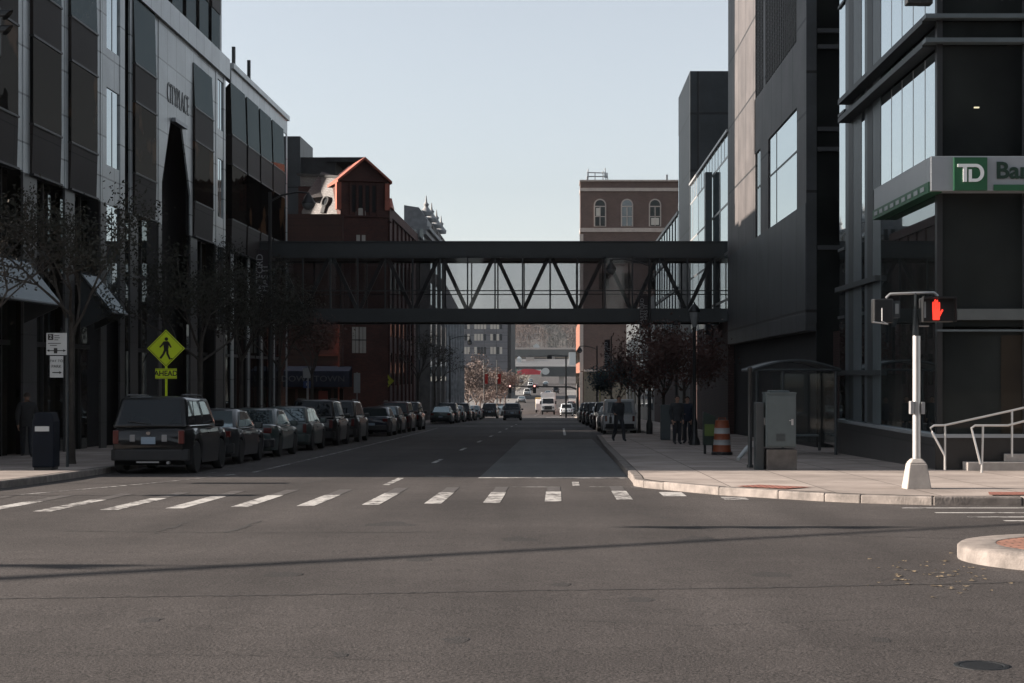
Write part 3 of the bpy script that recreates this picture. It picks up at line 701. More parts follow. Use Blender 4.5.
# ------------------------------------------------------------------ left: row houses with finials
ROWL = ['first ornate stone row house, pale cornice and finial, beside the brick building', 'second ornate row house with curling cornice and finial', 'third ornate row house, dark cornice and finial', 'last ornate row house of the row, farthest along the street']
for k in range(4):
    y0 = 143.2 + k * 6.2; y1 = y0 + 6.0
    h = thing('row_house', ROWL[k], 'row house', (-14, y0 + 3, gz(y0)), 'ornate row houses on the left side')
    zc = 12.0 + C
    B(-22, -12.2, y0, y1, -6, zc).build('wall', M['rowstone'], h)
    m = MB()
    m.box(-22, -11.9, y0, y1, zc, zc + .3); m.box(-22, -11.5, y0, y1, zc + .3, zc + .7); m.box(-22, -11.2, y0 , y1, zc + .7, zc + 1.0)
    m.build('cornice', M['rowlight'], h)
    # curved mansard with pediment and finial
    prof = [(-12.2, zc + 1.0), (-11.5, zc + 1.0), (-11.45, zc + 1.6), (-11.8, zc + 2.1), (-12.2, zc + 2.7), (-13.5, zc + 2.9), (-13.5, zc + 1.0)]
    MB().prism(prof, 'y', y0 + .6, y1 - .6).build('mansard', M['rowlight'] if k == 0 else M['rowstone'], h)
    yc = y0 + 3.0
    m = MB(); m.lathe(-11.75, yc, [(.5, zc + 2.2), (.55, zc + 2.5), (.3, zc + 2.8), (.18, zc + 3.0), (.26, zc + 3.2), (.10, zc + 3.4), (.03, zc + 4.0)], 10); m.build('finial', M['rowlight'], h, smooth=True)
    # canted bay running up the front
    m = MB(); m.prism([(-12.3, y0 + 1.2), (-11.35, y0 + 2.0), (-11.35, y1 - 2.0), (-12.3, y1 - 1.2)], 'z', -2, zc - .1); by = m.build('bay', M['rowstone'], h)
    for z in (1.0, 4.4, 7.8, 10.9):
        B(-11.4, -11.3, y0 + 2.2, y1 - 2.2, z, z + 1.9).build('window', M['paleglass'], h)
        m = MB(); m.box(-12.28, -12.12, y0 + .25, y0 + 1.0, z, z + 1.9); m.build('window', M['paleglass'], h)
    for j, px in enumerate((412.5, 419.5)) if k == 0 else ():
        B(X(px, 143), X(px + 4, 143), 143.05, 143.3, Zp(240, 143), Zp(229, 143)).build('end_window', M['paleglass'], h)
t_ = thing('grey_building', 'grey sloping roofed building at the end of the left block', 'building', (-14, 184, gz(184)))
B(-30, -11.6, 168.2, 199, -6, 8.6).build('wall', M['rowlight'], t_)
MB().hexa([(-30, 168.1, 8.6), (-11.5, 168.1, 8.6), (-11.5, 199.1, 8.6), (-30, 199.1, 8.6)], [(-26, 169, 12.4), (-13.0, 169, 12.4), (-13.4, 196, 12.4), (-26, 196, 12.4)]).build('roof', M['rowstone'], t_)
for k in range(6):
    for z in (-1.0, 2.4, 5.6): B(-11.7, -11.55, 170 + k * 5, 172.6 + k * 5, z, z + 2).build('window', M['paleglass'], t_)
m = MB()
for k in range(7): m.box(-11.62, -11.35, 168.4 + k * 5, 168.9 + k * 5, -5, 8.5)
m.build('pier', M['rowlight'], t_)

# ------------------------------------------------------------------ skywalk
sk = thing('skywalk', 'charcoal glazed truss footbridge crossing high over the street', 'footbridge', (-3, 84, 4))
Y0, Y1 = 82.0, 86.0
zT, zt_, zb_, zB = Zp(241.5, 82), Zp(258, 82), Zp(308.5, 82), Zp(322, 82)
xa, xb = X(253, 82), 8.5
m = MB(); m.box(xa, xb, Y0, Y1, zt_ + .1, zT - .04); m.build('roof_beam', M['bridge'], sk)
m = MB(); m.box(xa, xb, Y0 - .06, Y1 + .06, zT - .05, zT + .02); m.build('roof_edge', M['darksteel'], sk)
m = MB(); m.box(xa, xb, Y0 + .03, Y1 - .03, zb_ - .12, zb_ - .02); m.build('floor', M['darksteel'], sk)
m = MB(); m.box(xa, xb, Y0, Y0 + .3, zB, zb_); m.box(xa, xb, Y1 - .3, Y1, zB, zb_); m.box(xa, xb, Y0 + .3, Y1 - .3, zB + .1, zb_ - .2); m.build('floor_beam', M['bridge'], sk)
m = MB(); m.box(xa, xb, Y0 + .02, Y0 + .1, zt_, zt_ + .12); m.box(xa, xb, Y1 - .1, Y1 - .02, zt_, zt_ + .12); m.build('head_rail', M['darksteel'], sk)
m = MB()
sp = 1.374
n0 = X(495, 82)
ks = range(-9, 10)
for yy in (Y0 + .35,):
    for k in ks:
        xt = n0 + k * 2 * sp
        for s_ in (-1, 1):
            p0 = (xt + s_ * .07, yy, zt_ + .1); p1 = (xt + s_ * (sp - .08), yy, zb_)
            if max(p0[0], p1[0]) > xb or min(p0[0], p1[0]) < xa: continue
            dx = .105
            m.hexa([(p1[0] - dx, yy - .08, p1[2]), (p1[0] + dx, yy - .08, p1[2]), (p1[0] + dx, yy + .08, p1[2]), (p1[0] - dx, yy + .08, p1[2])],
                   [(p0[0] - dx, yy - .08, p0[2]), (p0[0] + dx, yy - .08, p0[2]), (p0[0] + dx, yy + .08, p0[2]), (p0[0] - dx, yy + .08, p0[2])])
m.build('truss', M['truss'], sk)
for yy in (Y0 + .06, Y1 - .06):
    m = MB()
    x = n0 - 14 * sp
    while x < xb:
        if x > xa: m.box(x - .035, x + .035, yy - .04, yy + .04, zb_, zt_ + .1)
        x += sp
    m.box(xa, xb, yy - .035, yy + .035, Zp(290.6, 82) - .025, Zp(290.6, 82) + .025)
    m.build('mullion', M['darksteel'], sk)
    B(xa, xb, yy - .01, yy + .01, zb_, zt_ + .05).build('glazing', M['skyglass'], sk)
B(xa - .02, xa + .15, Y0 - .02, Y1, zB, zT).build('end_post', M['bridge'], sk)

# ------------------------------------------------------------------ right: glass bank building
RX = 8.3
bk = thing('bank_building', 'glass corner bank building with grey sign band and blue grey columns', 'bank building', (12, 40, gz(40)))
yb = 48.7
m = MB(); m.box(RX + .5, 40, 36.5, yb, -4, 26); m.build('core', M['void'], bk)
PL = Zp(434, 36.0)
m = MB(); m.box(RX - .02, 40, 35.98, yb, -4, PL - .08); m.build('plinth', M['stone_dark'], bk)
m = MB(); m.box(RX - .1, 40, 35.9, yb, PL - .08, PL); m.build('plinth_ledge', M['signgrey'], bk)
zl2, zl1 = Zp(40, 36), Zp(16, 36); zsT, zsB = Zp(156, 35.5), Zp(191, 35.5)
# side curtain wall (street side) and front
y_e = 42.5
side = [(zsT - .1, zl2 - .2), (zl2 - .1, zl1 - .2), (zl1 - .05, 16.8)]
for z0, z1 in side:
    B(RX + .05, RX + .1, 36.05, 42.4, z0, z1).build('side_glass', M['mirror'], bk)
    m = MB()
    for k in range(1, 5): m.box(RX + .042, RX + .052, 36.05 + k * 1.25 - .012, 36.05 + k * 1.25 + .012, z0, z1)
    m.build('mullion', M['galv'], bk)
for z0, z1 in [(-.4, 3.2), (3.3, 5.2), (5.3, 9.2), (9.3, 12.4), (12.5, 16.8)]:
    B(RX + .05, RX + .1, 47.6, 48.65, z0, z1).build('side_glass', M['mirror'] if z0 > 3.9 else M['frontglass'], bk)
    B(RX + .05, RX + .1, 44.6, 45.1, z0, z1).build('side_glass', M['mirror'] if z0 > 3.9 else M['frontglass'], bk)
B(RX + .05, RX + .1, 36.05, 42.4, PL, zsB).build('side_glass', M['frontglass'], bk)
for y0, y1 in ((45.1, 47.6), (42.4, 44.6)):
    c_ = B(RX + .04, RX + .4, y0, y1, PL + .02, 17).build('column', M['steel'], bk)
    B(RX + .035, RX + .039, (y0 + y1) / 2 - .02, (y0 + y1) / 2 + .7, PL + .03, 17).build('flange', M['darksteel'], c_)
B(RX + .3, RX + .6, 44.5, 48.68, -1, 17).build('backing', M['void'], bk)
for z in (zl1, zl2):
    m = MB(); m.box(RX - .28, RX + .045, 36.11, 47.0, z - .14, z); m.build('side_ledge', M['darksteel'], bk)
    m = MB(); m.box(RX - .28, 40, 35.75, 36.1, z - .09, z + .003); m.build('front_ledge', M['steel'], bk)
for z in (3.2 + .02, 5.2, 9.2, 12.4): B(RX + .0, RX + .045, 47.6, 48.66, z, z + .08).build('side_ledge', M['darksteel'], bk)
for z in (1.55, 4.0): B(RX - .1, RX + .039, 42.4, 48.6, z, z + .14).build('side_ledge', M['darksteel'], bk)
fr = [(PL, Zp(331, 36)), (Zp(331, 36) + .1, zsB + .1), (zsT - .1, zl2 - .12), (zl2 - .02, zl1 - .12), (zl1 - .02, 17)]
for i, (z0, z1) in enumerate(fr):
    for x0, x1 in ((RX + .12, 10.2), (10.28, 12.3), (12.38, 16), (16.1, 22), (22.1, 30)):
        B(x0, x1, 36.05, 36.1, z0, z1).build('front_glass', M['frontglass'], bk)
m = MB()
for x in (10.2, 12.3, 16.0, 22): m.box(x, x + .1, 35.98, 36.2, PL, 17)
m.box(RX + .02, RX + .14, 35.99, 36.2, PL, 17)
m.build('front_mullion', M['black'], bk)
B(8.75, 40, 35.9, 36.05, Zp(320, 36), Zp(309, 36)).build('front_band', plain('grey_glass_band', (.085, .095, .095), .4, var=.1), bk)
B(RX, 40, 35.93, 36.06, Zp(331.5, 36) , Zp(329.5, 36)).build('front_rail', M['steel'], bk)
B(9.9, 14, 36.12, 36.3, Zp(155, 36), Zp(44, 36)).build('inner_wall', plain('inner_stone_wall', (.05, .052, .054), .7, var=.1), bk)
B(12.38 - 2.65, 12.3, 36.02, 36.04, PL, Zp(335, 36)).build('door_glass', M['shopglass'], bk)
B(X(972, 36.2), X(977, 36.2), 36.0, 36.04, Zp(108, 36), Zp(106.7, 36)).build('ceiling_light', emit('warm_ceiling_lamp', (1, .9, .6), .3), bk)
# the sign band is lifted onto the building: a thing of its own
sg = thing('bank_sign', 'grey wraparound sign band with green TD square and Bank lettering', 'shop sign', (RX, 36, 5))
sx = X(931, 35.5)
B(sx, 40, 35.5, 35.98, zsB, zsT).build('front_band', M['signgrey'], sg, bevel=.015)
m = MB(); m.box(sx + .001, RX + .04, 35.99, 41.9, zsB + .22, zsT); m.build('side_band', M['signgrey'], sg)
m = MB(); m.box(sx - .03, RX + .04, 35.62, 41.95, zsB - .02, zsB + .215)
m.build('green_strip', M['green'], sg)
for k in range(9): B(sx - .045, sx - .028, 36.0 + k * .66, 36.38 + k * .66, zsB + .05, zsB + .15).build('strip_mark', M['signgrey'], sg)
gx0, gx1 = X(954, 35.45), X(987, 35.45)
sq = B(gx0, gx1, 35.42, 35.499, Zp(190.5, 35.45), Zp(157.5, 35.45)).build('green_square', M['green'], sg)
u = (gx1 - gx0) / 33.0
def PX(x): return gx0 + (x - 954) * u
def PZ(y): return Zp(y, 35.45)
m = MB()
m.box(PX(957.2), PX(973.5), 35.39, 35.42, PZ(167.3), PZ(164.2)); m.box(PX(962.6), PX(966.3), 35.39, 35.42, PZ(182), PZ(167.35))
m.box(PX(968.2), PX(971.2), 35.39, 35.42, PZ(182), PZ(169.6))
arc = [(PX(975.2 + 8.3 * math.sin(math.pi * k / 14)), PZ(173.1 - 8.9 * math.cos(math.pi * k / 14))) for k in range(15)]
arc_i = [(PX(975.2 + 4.9 * math.sin(math.pi * k / 14)), PZ(173.1 - 5.9 * math.cos(math.pi * k / 14))) for k in range(15)]
for k in range(14): m.prism([arc[k], arc[k + 1], arc_i[k + 1], arc_i[k]], 'y', 35.39, 35.42)
m.box(PX(973.55), PX(975.2), 35.39, 35.42, PZ(167.2), PZ(164.2)); m.box(PX(971.25), PX(975.2), 35.39, 35.42, PZ(182), PZ(179))
m.build('letters', M['white'], sq)
lettering('lettering', 'Bank', .50, (X(1020, 35.45), 35.49, Zp(171, 35.45)), M['greendark'], sg, '-y', 1.05, depth=.02, bold=.012)
B(X(994, 35.45), X(1036, 35.45), 35.46, 35.499, Zp(190.5, 35.45), Zp(184.5, 35.45)).build('underline', M['green'], sg)
B(X(872, 42.2), X(872, 42.2) + .35, 42.0, 42.08, Zp(212, 42.2), Zp(191, 42.2)).build('end_panel', M['black'], sg)
# entrance steps and handrails
st = thing('entrance_steps', 'concrete entrance steps at the right edge below the bank', 'steps', (10, 35.4, gz(35.4)))
g_ = gz(35) + .15
m = MB(); m.box(8.85, 20, 35.42, 35.88, g_ - .05, g_ + .16); m.build('lower_step', M['concrete'], st, bevel=.01)
m = MB(); m.box(9.75, 20, 35.62, 35.87, g_ + .15, g_ + .33); m.build('upper_step', M['concrete'], st, bevel=.01)
def rail(label, pts, posts, d):
    h = thing('handrail', label, 'handrail', (pts[0][0], d, g_))
    m = MB(); m.tube(pts, .024, 8); m.build('rail', M['alu'], h, smooth=True)
    for p0, p1 in posts: m = MB(); m.tube([p0, p1], .024, 8); m.build('post', M['alu'], h, smooth=True)
P = lambda px, py, d=34.9: tuple(at(px, py, d))
rail('bent metal handrail with slanted end nearer the signal pole', [P(944.5, 455), P(932, 432), P(930.5, 428), P(934, 425.5), P(944.5, 425.3), P(985, 416.5), P(1012, 410.5), P(1040, 404)],
     [(P(945, 470), P(945, 425.3)), (P(1012, 457), P(1012, 410.5))], 34.9)
D2 = 34.4
rail('bent metal handrail with slanted end, right of the other one', [P(980.5, 464, D2), P(972.5, 432, D2), P(971.5, 428, D2), P(975, 425.5, D2), P(1008, 425.4, D2), P(1040, 417, D2)],
     [(P(981.8, 473, D2), P(983, 425.6, D2))], D2)

# ------------------------------------------------------------------ right: charcoal clad building
cb_ = thing('charcoal_building', 'charcoal panelled building with metal louvres and large windows', 'building', (14, 68, gz(68)))
SO = 1.75 + C
ya, yz = 54.9, 80.0
m = MB(); m.box(RX + .35, 40, ya + .05, yz - .02, -5, 30); m.build('core', M['void'], cb_)
# front skin pieces around openings: windows z 5.8..9.3 (rel), louvres from 11.6
zw0, zw1, zv = 5.75 + C, 9.3 + C, 11.6 + C
m = MB()
def sk_(y0, y1, z0, z1): m.box(RX, RX + .34, y0, y1, z0, z1)
sk_(ya, 57.0, SO, 31); sk_(69.3, yz, SO, 31); sk_(57.0, 69.3, zw1, zv); sk_(64.8, 67.3, zw0, zw1); sk_(65.6, 66.2, zv, 31); sk_(69.3 - .35, 69.3, zw0, 31)
m.build('panel_wall', M['charpanel'], cb_)
m = MB(); m.box(RX - .02, RX + .34, ya - .02, yz + .0, SO - .25, zw0); m.build('lower_panel', M['charplain'], cb_)
for (y0, y1, nn) in ((57.0, 64.8, 1), (67.3, 68.95, 1)):
    p = B(RX + .05, RX + .09, y0, y1, zw0, zw1).build('window', M['mirror'], cb_)
    mm = MB()
    for k in range(1, nn + 1): mm.box(RX + .04, RX + .07, y0 + (y1 - y0) * (.72 if nn == 1 and y0 < 60 else .5) - .06, y0 + (y1 - y0) * (.72 if y0 < 60 else .5) + .06, zw0, zw1)
    mm.box(RX + .04, RX + .07, y0, y1, (zw0 + zw1) / 2 + .25, (zw0 + zw1) / 2 + .33); mm.build('mullion', M['black'], p)
for (y0, y1) in ((57.0, 65.6), (66.2, 68.95)):
    mm = MB(); z = zv + .1
    while z < 30:
        mm.hexa([(RX + .2, y0, z), (RX + .02, y0, z), (RX + .02, y1, z), (RX + .2, y1, z)], [(RX + .25, y0, z + .16), (RX + .22, y0, z + .16), (RX + .22, y1, z + .16), (RX + .25, y1, z + .16)]); z += .24
    k = y0 + .2
    while k < y1: mm.box(RX + .01, RX + .06, k, k + .07, zv + .05, 30); k += .5
    mm.build('louvre', M['louvre'], cb_)
# recess beside the bank: dark glazing with floor bands
B(RX + .36, 40, ya - .04, ya + .04, -3, 30).build('recess_glass', M['frontglass'], cb_)
m = MB(); m.box(RX, RX + .35, ya - .06, ya - .001, SO, 31); m.build('corner_panel', M['charplain'], cb_)
for z in (Zp(152, 55), Zp(132, 55), Zp(50, 55), Zp(34, 55), Zp(250, 55)): B(RX + .38, 13, ya - .16, ya - .05, z, z + .14).build('floor_band', M['charplain'], cb_)
# ground floor set back under the overhang
m = MB(); m.box(RX + .9, 20, 53, 79.5, -5, SO - .3); m.build('ground_floor', panels('dark_red_brick', (.06, .030, .026), .24, .08, 'yz', .012, rough=.9, var=.15, offset=.5), cb_)
m = MB(); m.box(RX + .05, 20, ya, 79.9, SO - .28, SO - .251); m.build('soffit', M['charplain'], cb_)
for y0 in (57, 62.5, 68, 73.5): B(RX + .84, RX + .9, y0, y0 + 3.6, -3.2, SO - 1.0).build('ground_window', M['shopglass'], cb_)
B(RX + .82, RX + .95, 71.9, 72.2, -3.4, SO - .5).build('pilaster', M['terracotta'], cb_)

# ------------------------------------------------------------------ right: glass link, slate tower, lower glass front beyond
gl = thing('glass_link', 'glazed link building between charcoal building and slate tower', 'building', (12, 91, gz(91)))
zg = 11.95 + C
m = MB(); m.box(RX + .3, 30, 80.05, 103, -5, zg - .3); m.build('core', M['void'], gl)
B(RX + .02, RX + .06, 80.05, 103, zB, zg - 1.3).build('glass', M['mirror'], gl)
B(RX + .02, RX + .06, 80.05, 103, zg - 1.2, zg - .05).build('glass', M['paleglass'], gl)
m = MB()
for k in range(6): m.box(RX + .012, RX + .03, 80.2 + k * 4.2, 80.34 + k * 4.2, zB, zg - 1.3)
for k in range(14): m.box(RX + .012, RX + .03, 80.2 + k * 1.65, 80.4 + k * 1.65, zg - 1.2, zg)
for z in (zg - 1.3, zg - 3.6, zg - 6.0, zg - 8.3): m.box(RX + .01, RX + .032, 80.05, 103, z, z + .12)
m.box(RX - .08, RX + .3, 80.05, 103, zg - .08, zg + .06)
m.build('mullion', M['galv'], gl)
B(RX + .0, 30, 80.06, 103, -5, zB - .02).build('base_wall', MATS['dark_red_brick'], gl)
B(X(705.5, 88), X(712, 88), 88, 88.7, 3.2, Zp(172, 88)).build('column', M['steel'], gl)
tw = thing('slate_tower', 'plain slate grey stair tower rising behind the glass link', 'tower', (16, 108, gz(108)))
B(RX, 26, 103.05, 113, -5, 19.1 + C).build('wall', M['tower'], tw)
B(RX - .02, RX + .1, 112.2, 112.7, 5, Zp(135, 112)).build('light_slot', M['paleglass'], tw)
gf = thing('glazed_building', 'lower glazed street front beyond the slate tower', 'building', (12, 127, gz(127)))
zq = 11.3 + C
B(RX + .3, 30, 113.05, 141, -5, zq - .2).build('core', M['void'], gf)
B(RX + .02, RX + .06, 113.05, 141, zB, zq).build('glass', M['paleglass'], gf)
m = MB()
for k in range(10): m.box(RX - .02, RX + .03, 113.1 + k * 3.0, 113.5 + k * 3.0, zB, zq)
for z in (zq - .2, zq - 2.8, zq - 5.4): m.box(RX - .07, RX + .08, 113.05, 141, z, z + .22)
m.build('mullion', M['steel'], gf)
B(RX, 30, 113.06, 141, -5, zB - .01).build('base_wall', MATS['dark_red_brick'], gf)
lb = thing('low_dark_block', 'low blue grey block past the glazed fronts, under the footbridge', 'building', (14, 185, gz(185)))
B(RX, 30, 141.1, 199, -6, Zp(318, 200)).build('wall', M['charplain'], lb)
for k in range(7): B(RX - .06, RX + .02, 143 + k * 8, 147 + k * 8, -1.5, 4).build('window', M['paleglass'], lb)

# ------------------------------------------------------------------ right: tall brown brick building
br = thing('tall_brick_building', 'tall brown brick building with arched top windows and pale bands', 'building', (14, 290, gz(290)))
db = 260
zz = lambda y: Zp(y, db)
xL = X(580.3, db)
m = MB(); m.box(xL, 30, db, 266, -8, zz(180)); m.build('wall', M['brownbrick'], br)
B(xL, 24, 266.05, 322, -8, zz(317)).build('rear_wing', M['orangebrick'], br)
for y0, y1, pr in ((181.5, 180, .35), (191.2, 188, .22), (232, 228, .22)): B(xL - pr * .3, 30.2, db - pr, 266.02, zz(y0), zz(y1)).build('band', M['limestone'], br)
for px in (600, 627, 655, 684, 711):
    xw = X(px, db); hw = .98
    o = []
    ring = []
    for k in range(13): ring.append((xw - hw * math.cos(math.pi * k / 12), zz(205) + hw * math.sin(math.pi * k / 12)))
    m = MB(); m.prism([(xw + hw, zz(226.5)), (xw - hw, zz(226.5))] + ring, 'y', db - .12, db + .05)
    wf = m.build('window_surround', M['limestone'], br)
    hw = .78
    ring = [(xw - hw * math.cos(math.pi * k / 12), zz(205) + hw * math.sin(math.pi * k / 12)) for k in range(13)]
    m = MB(); m.prism([(xw + hw, zz(226)), (xw - hw, zz(226))] + ring, 'y', db - .16, db - .11); m.build('pane', M['frontglass'] if px != 627 else M['paleglass'], wf)
    m = MB(); m.box(xw - hw, xw + hw, db - .2, db - .165, zz(207), zz(206)); m.box(xw - .06, xw + .06, db - .2, db - .165, zz(226), zz(206)); m.box(xw - hw, xw + hw, db - .2, db - .165, zz(217), zz(216.3)); m.build('glazing_bar', M['limestone'], wf)
    if px in (600, 655):
        m = MB(); m.box(xw - hw * .8, xw + hw * (.1 if px == 600 else .8), db - .19, db - .168, zz(216 if px == 600 else 225), zz(208 if px == 600 else 218)); m.build('blind', M['blind'], wf)
for row in range(5):
    for px in (604, 627, 655, 684): B(X(px - 5, db), X(px + 5, db), db - .05, db + .05, zz(262 + row * 27), zz(246 + row * 27)).build('window', M['shopglass'], br) if row < 2 else None
for k in range(7):
    for row in range(2): B(xL - .12, xL + .045, db + 7.5 + k * 7.5, db + 11 + k * 7.5, -.5 + row * 4.2, 1.9 + row * 4.2).build('side_window', M['shopglass'], br)
B(xL - .1, xL + .4, db - .12, db + .5, -8, zz(372)).build('corner_pier', M['limestone'], br)
B(xL - .1, X(583.3, db), db - .08, db + .02, zz(371), zz(234)).build('quoin', M['limestone'], br)
B(X(584, db), X(640, db), db - .3, db + .1, -8, zz(371)).build('shop_front', plain('shop_front_stone', (.12, .105, .08), .8, var=.2), br)
B(X(584, db), X(612, db), db - 1.2, db - .29, zz(371.5), zz(369.5)).build('shop_canopy', M['limestone'], br)
an = thing('roof_antenna', 'spindly antenna platform on the brown brick roof', 'antenna', (X(597, 262), 262, zz(180)))
m = MB()
for a, b in (((587, 180), (587, 176)), ((588, 180), (588, 169)), ((606, 180), (605, 168)), ((587, 176.5), (608, 176.5)), ((587, 172.5), (606, 173)), ((603, 180), (603, 171)), ((595, 180), (595, 173)), ((608, 180), (607, 174))):
    m.tube([tuple(at(a[0], a[1], 261)), tuple(at(b[0], b[1], 261))], .09, 5)
m.build('frame', M['galv'], an)
m = MB()
for px in (588, 605, 607): m.box(X(px - .7, 261), X(px + .7, 261), 260.8, 261.2, zz(177), zz(172))
m.build('panel', M['signgrey'], an)
B(X(666, 262), X(668, 262), 262, 262.4, zz(180), zz(173)).build('pole', M['galv'], an)

# ------------------------------------------------------------------ far grey office building
fo = thing('grey_office_building', 'grey office building with rows of pale windows beyond the left trees', 'office building', (-22, 410, gz(400)))
dg_ = 400
zo = lambda y: Zp(y, dg_)
B(X(440, dg_), X(507.5, dg_), dg_, 440, -9, zo(313)).build('wall', M['greybrick'], fo)
B(X(507.6, dg_), X(511, dg_), dg_ + .5, 440, -9, zo(310)).build('dark_side_block', M['roofdark'], fo)  # separate darker block standing for the building's right side
for y0, y1 in ((329, 323), (340.5, 334), (354, 347)):
    for px0, px1 in ((444, 452), (456.5, 461), (464, 470), (474, 486.5), (490, 502.5)):
        n = max(2, int((px1 - px0) / 3.0))
        for k in range(n):
            a = px0 + (px1 - px0) * (k + .12) / n; b = px0 + (px1 - px0) * (k + .88) / n
            B(X(a, dg_), X(b, dg_), dg_ - .06, dg_ + .1, zo(y0), zo(y1)).build('window', M['blind'] if random.random() < .75 else M['paleglass'], fo)
for y in (331.5, 344, 357): B(X(440, dg_), X(507.4, dg_), dg_ - .15, dg_ + .1, zo(y + .6), zo(y - .6)).build('floor_band', M['greybrick'], fo)
# ------------------------------------------------------------------ vehicles (built facing +Y, rear bumper at y = 0)
CARS = {}
SPEC = dict(
    #        L    W     H     belt  deck rearbelt frontbelt rearroof frontroof  hood  wheels
    sedan=dict(L=4.75, W=1.82, H=1.45, belt=.93, tail=.98, hood=.84, rb=.62, fb=3.45, rr=1.45, fr=2.75, wy=(.98, 3.72), r=.325),
    hatch=dict(L=4.25, W=1.78, H=1.50, belt=.95, tail=.98, hood=.88, rb=.10, fb=3.15, rr=.65, fr=2.45, wy=(.78, 3.38), r=.325),
    suv=dict(L=4.6, W=1.86, H=1.74, belt=1.06, tail=1.04, hood=1.02, rb=.08, fb=3.35, rr=.42, fr=2.70, wy=(.88, 3.66), r=.37),
    van=dict(L=4.75, W=1.85, H=1.86, belt=1.05, tail=1.04, hood=1.0, rb=.05, fb=3.85, rr=.16, fr=3.0, wy=(.85, 3.85), r=.34),
    pickup=dict(L=5.6, W=1.95, H=1.86, belt=1.15, tail=1.12, hood=1.14, rb=1.75, fb=4.15, rr=1.95, fr=3.55, wy=(1.1, 4.55), r=.40))
def cabin_pt(S, face, u, v, off=0.0):
    """a point on a cabin face: u across (0..1), v up (0..1)"""
    hb, hr = S['W'] / 2 - .075, S['W'] / 2 - .24
    zb, zt = S['belt'] - .03, S['H']
    if S.get('kind') == 'van': hr = S['W'] / 2 - .15
    if S.get('kind') == 'suv': hr = S['W'] / 2 - .19
    if face == 'rear': a, b, c, d_ = (-hb, S['rb'], zb), (hb, S['rb'], zb), (hr, S['rr'], zt), (-hr, S['rr'], zt)
    if face == 'front': a, b, c, d_ = (hb, S['fb'], zb), (-hb, S['fb'], zb), (-hr, S['fr'], zt), (hr, S['fr'], zt)
    if face == 'right': a, b, c, d_ = (hb, S['rb'], zb), (hb, S['fb'], zb), (hr, S['fr'], zt), (hr, S['rr'], zt)
    if face == 'left': a, b, c, d_ = (-hb, S['fb'], zb), (-hb, S['rb'], zb), (-hr, S['rr'], zt), (-hr, S['fr'], zt)
    a, b, c, d_ = map(Vector, (a, b, c, d_))
    n = (b - a).cross(d_ - a).normalized()
    return (a * (1 - u) + b * u) * (1 - v) + (d_ * (1 - u) + c * u) * v + n * off
def pane(S, face, u0, u1, v0, v1, skew=(0, 0), off=.006):
    m = MB()
    c = [(u0, v0), (u1, v0), (u1 + skew[1], v1), (u0 + skew[0], v1)]
    A = [cabin_pt(S, face, u, v, off) for u, v in c]; Bk = [cabin_pt(S, face, u, v, -.02) for u, v in c]
    return m.hexa(Bk, A)
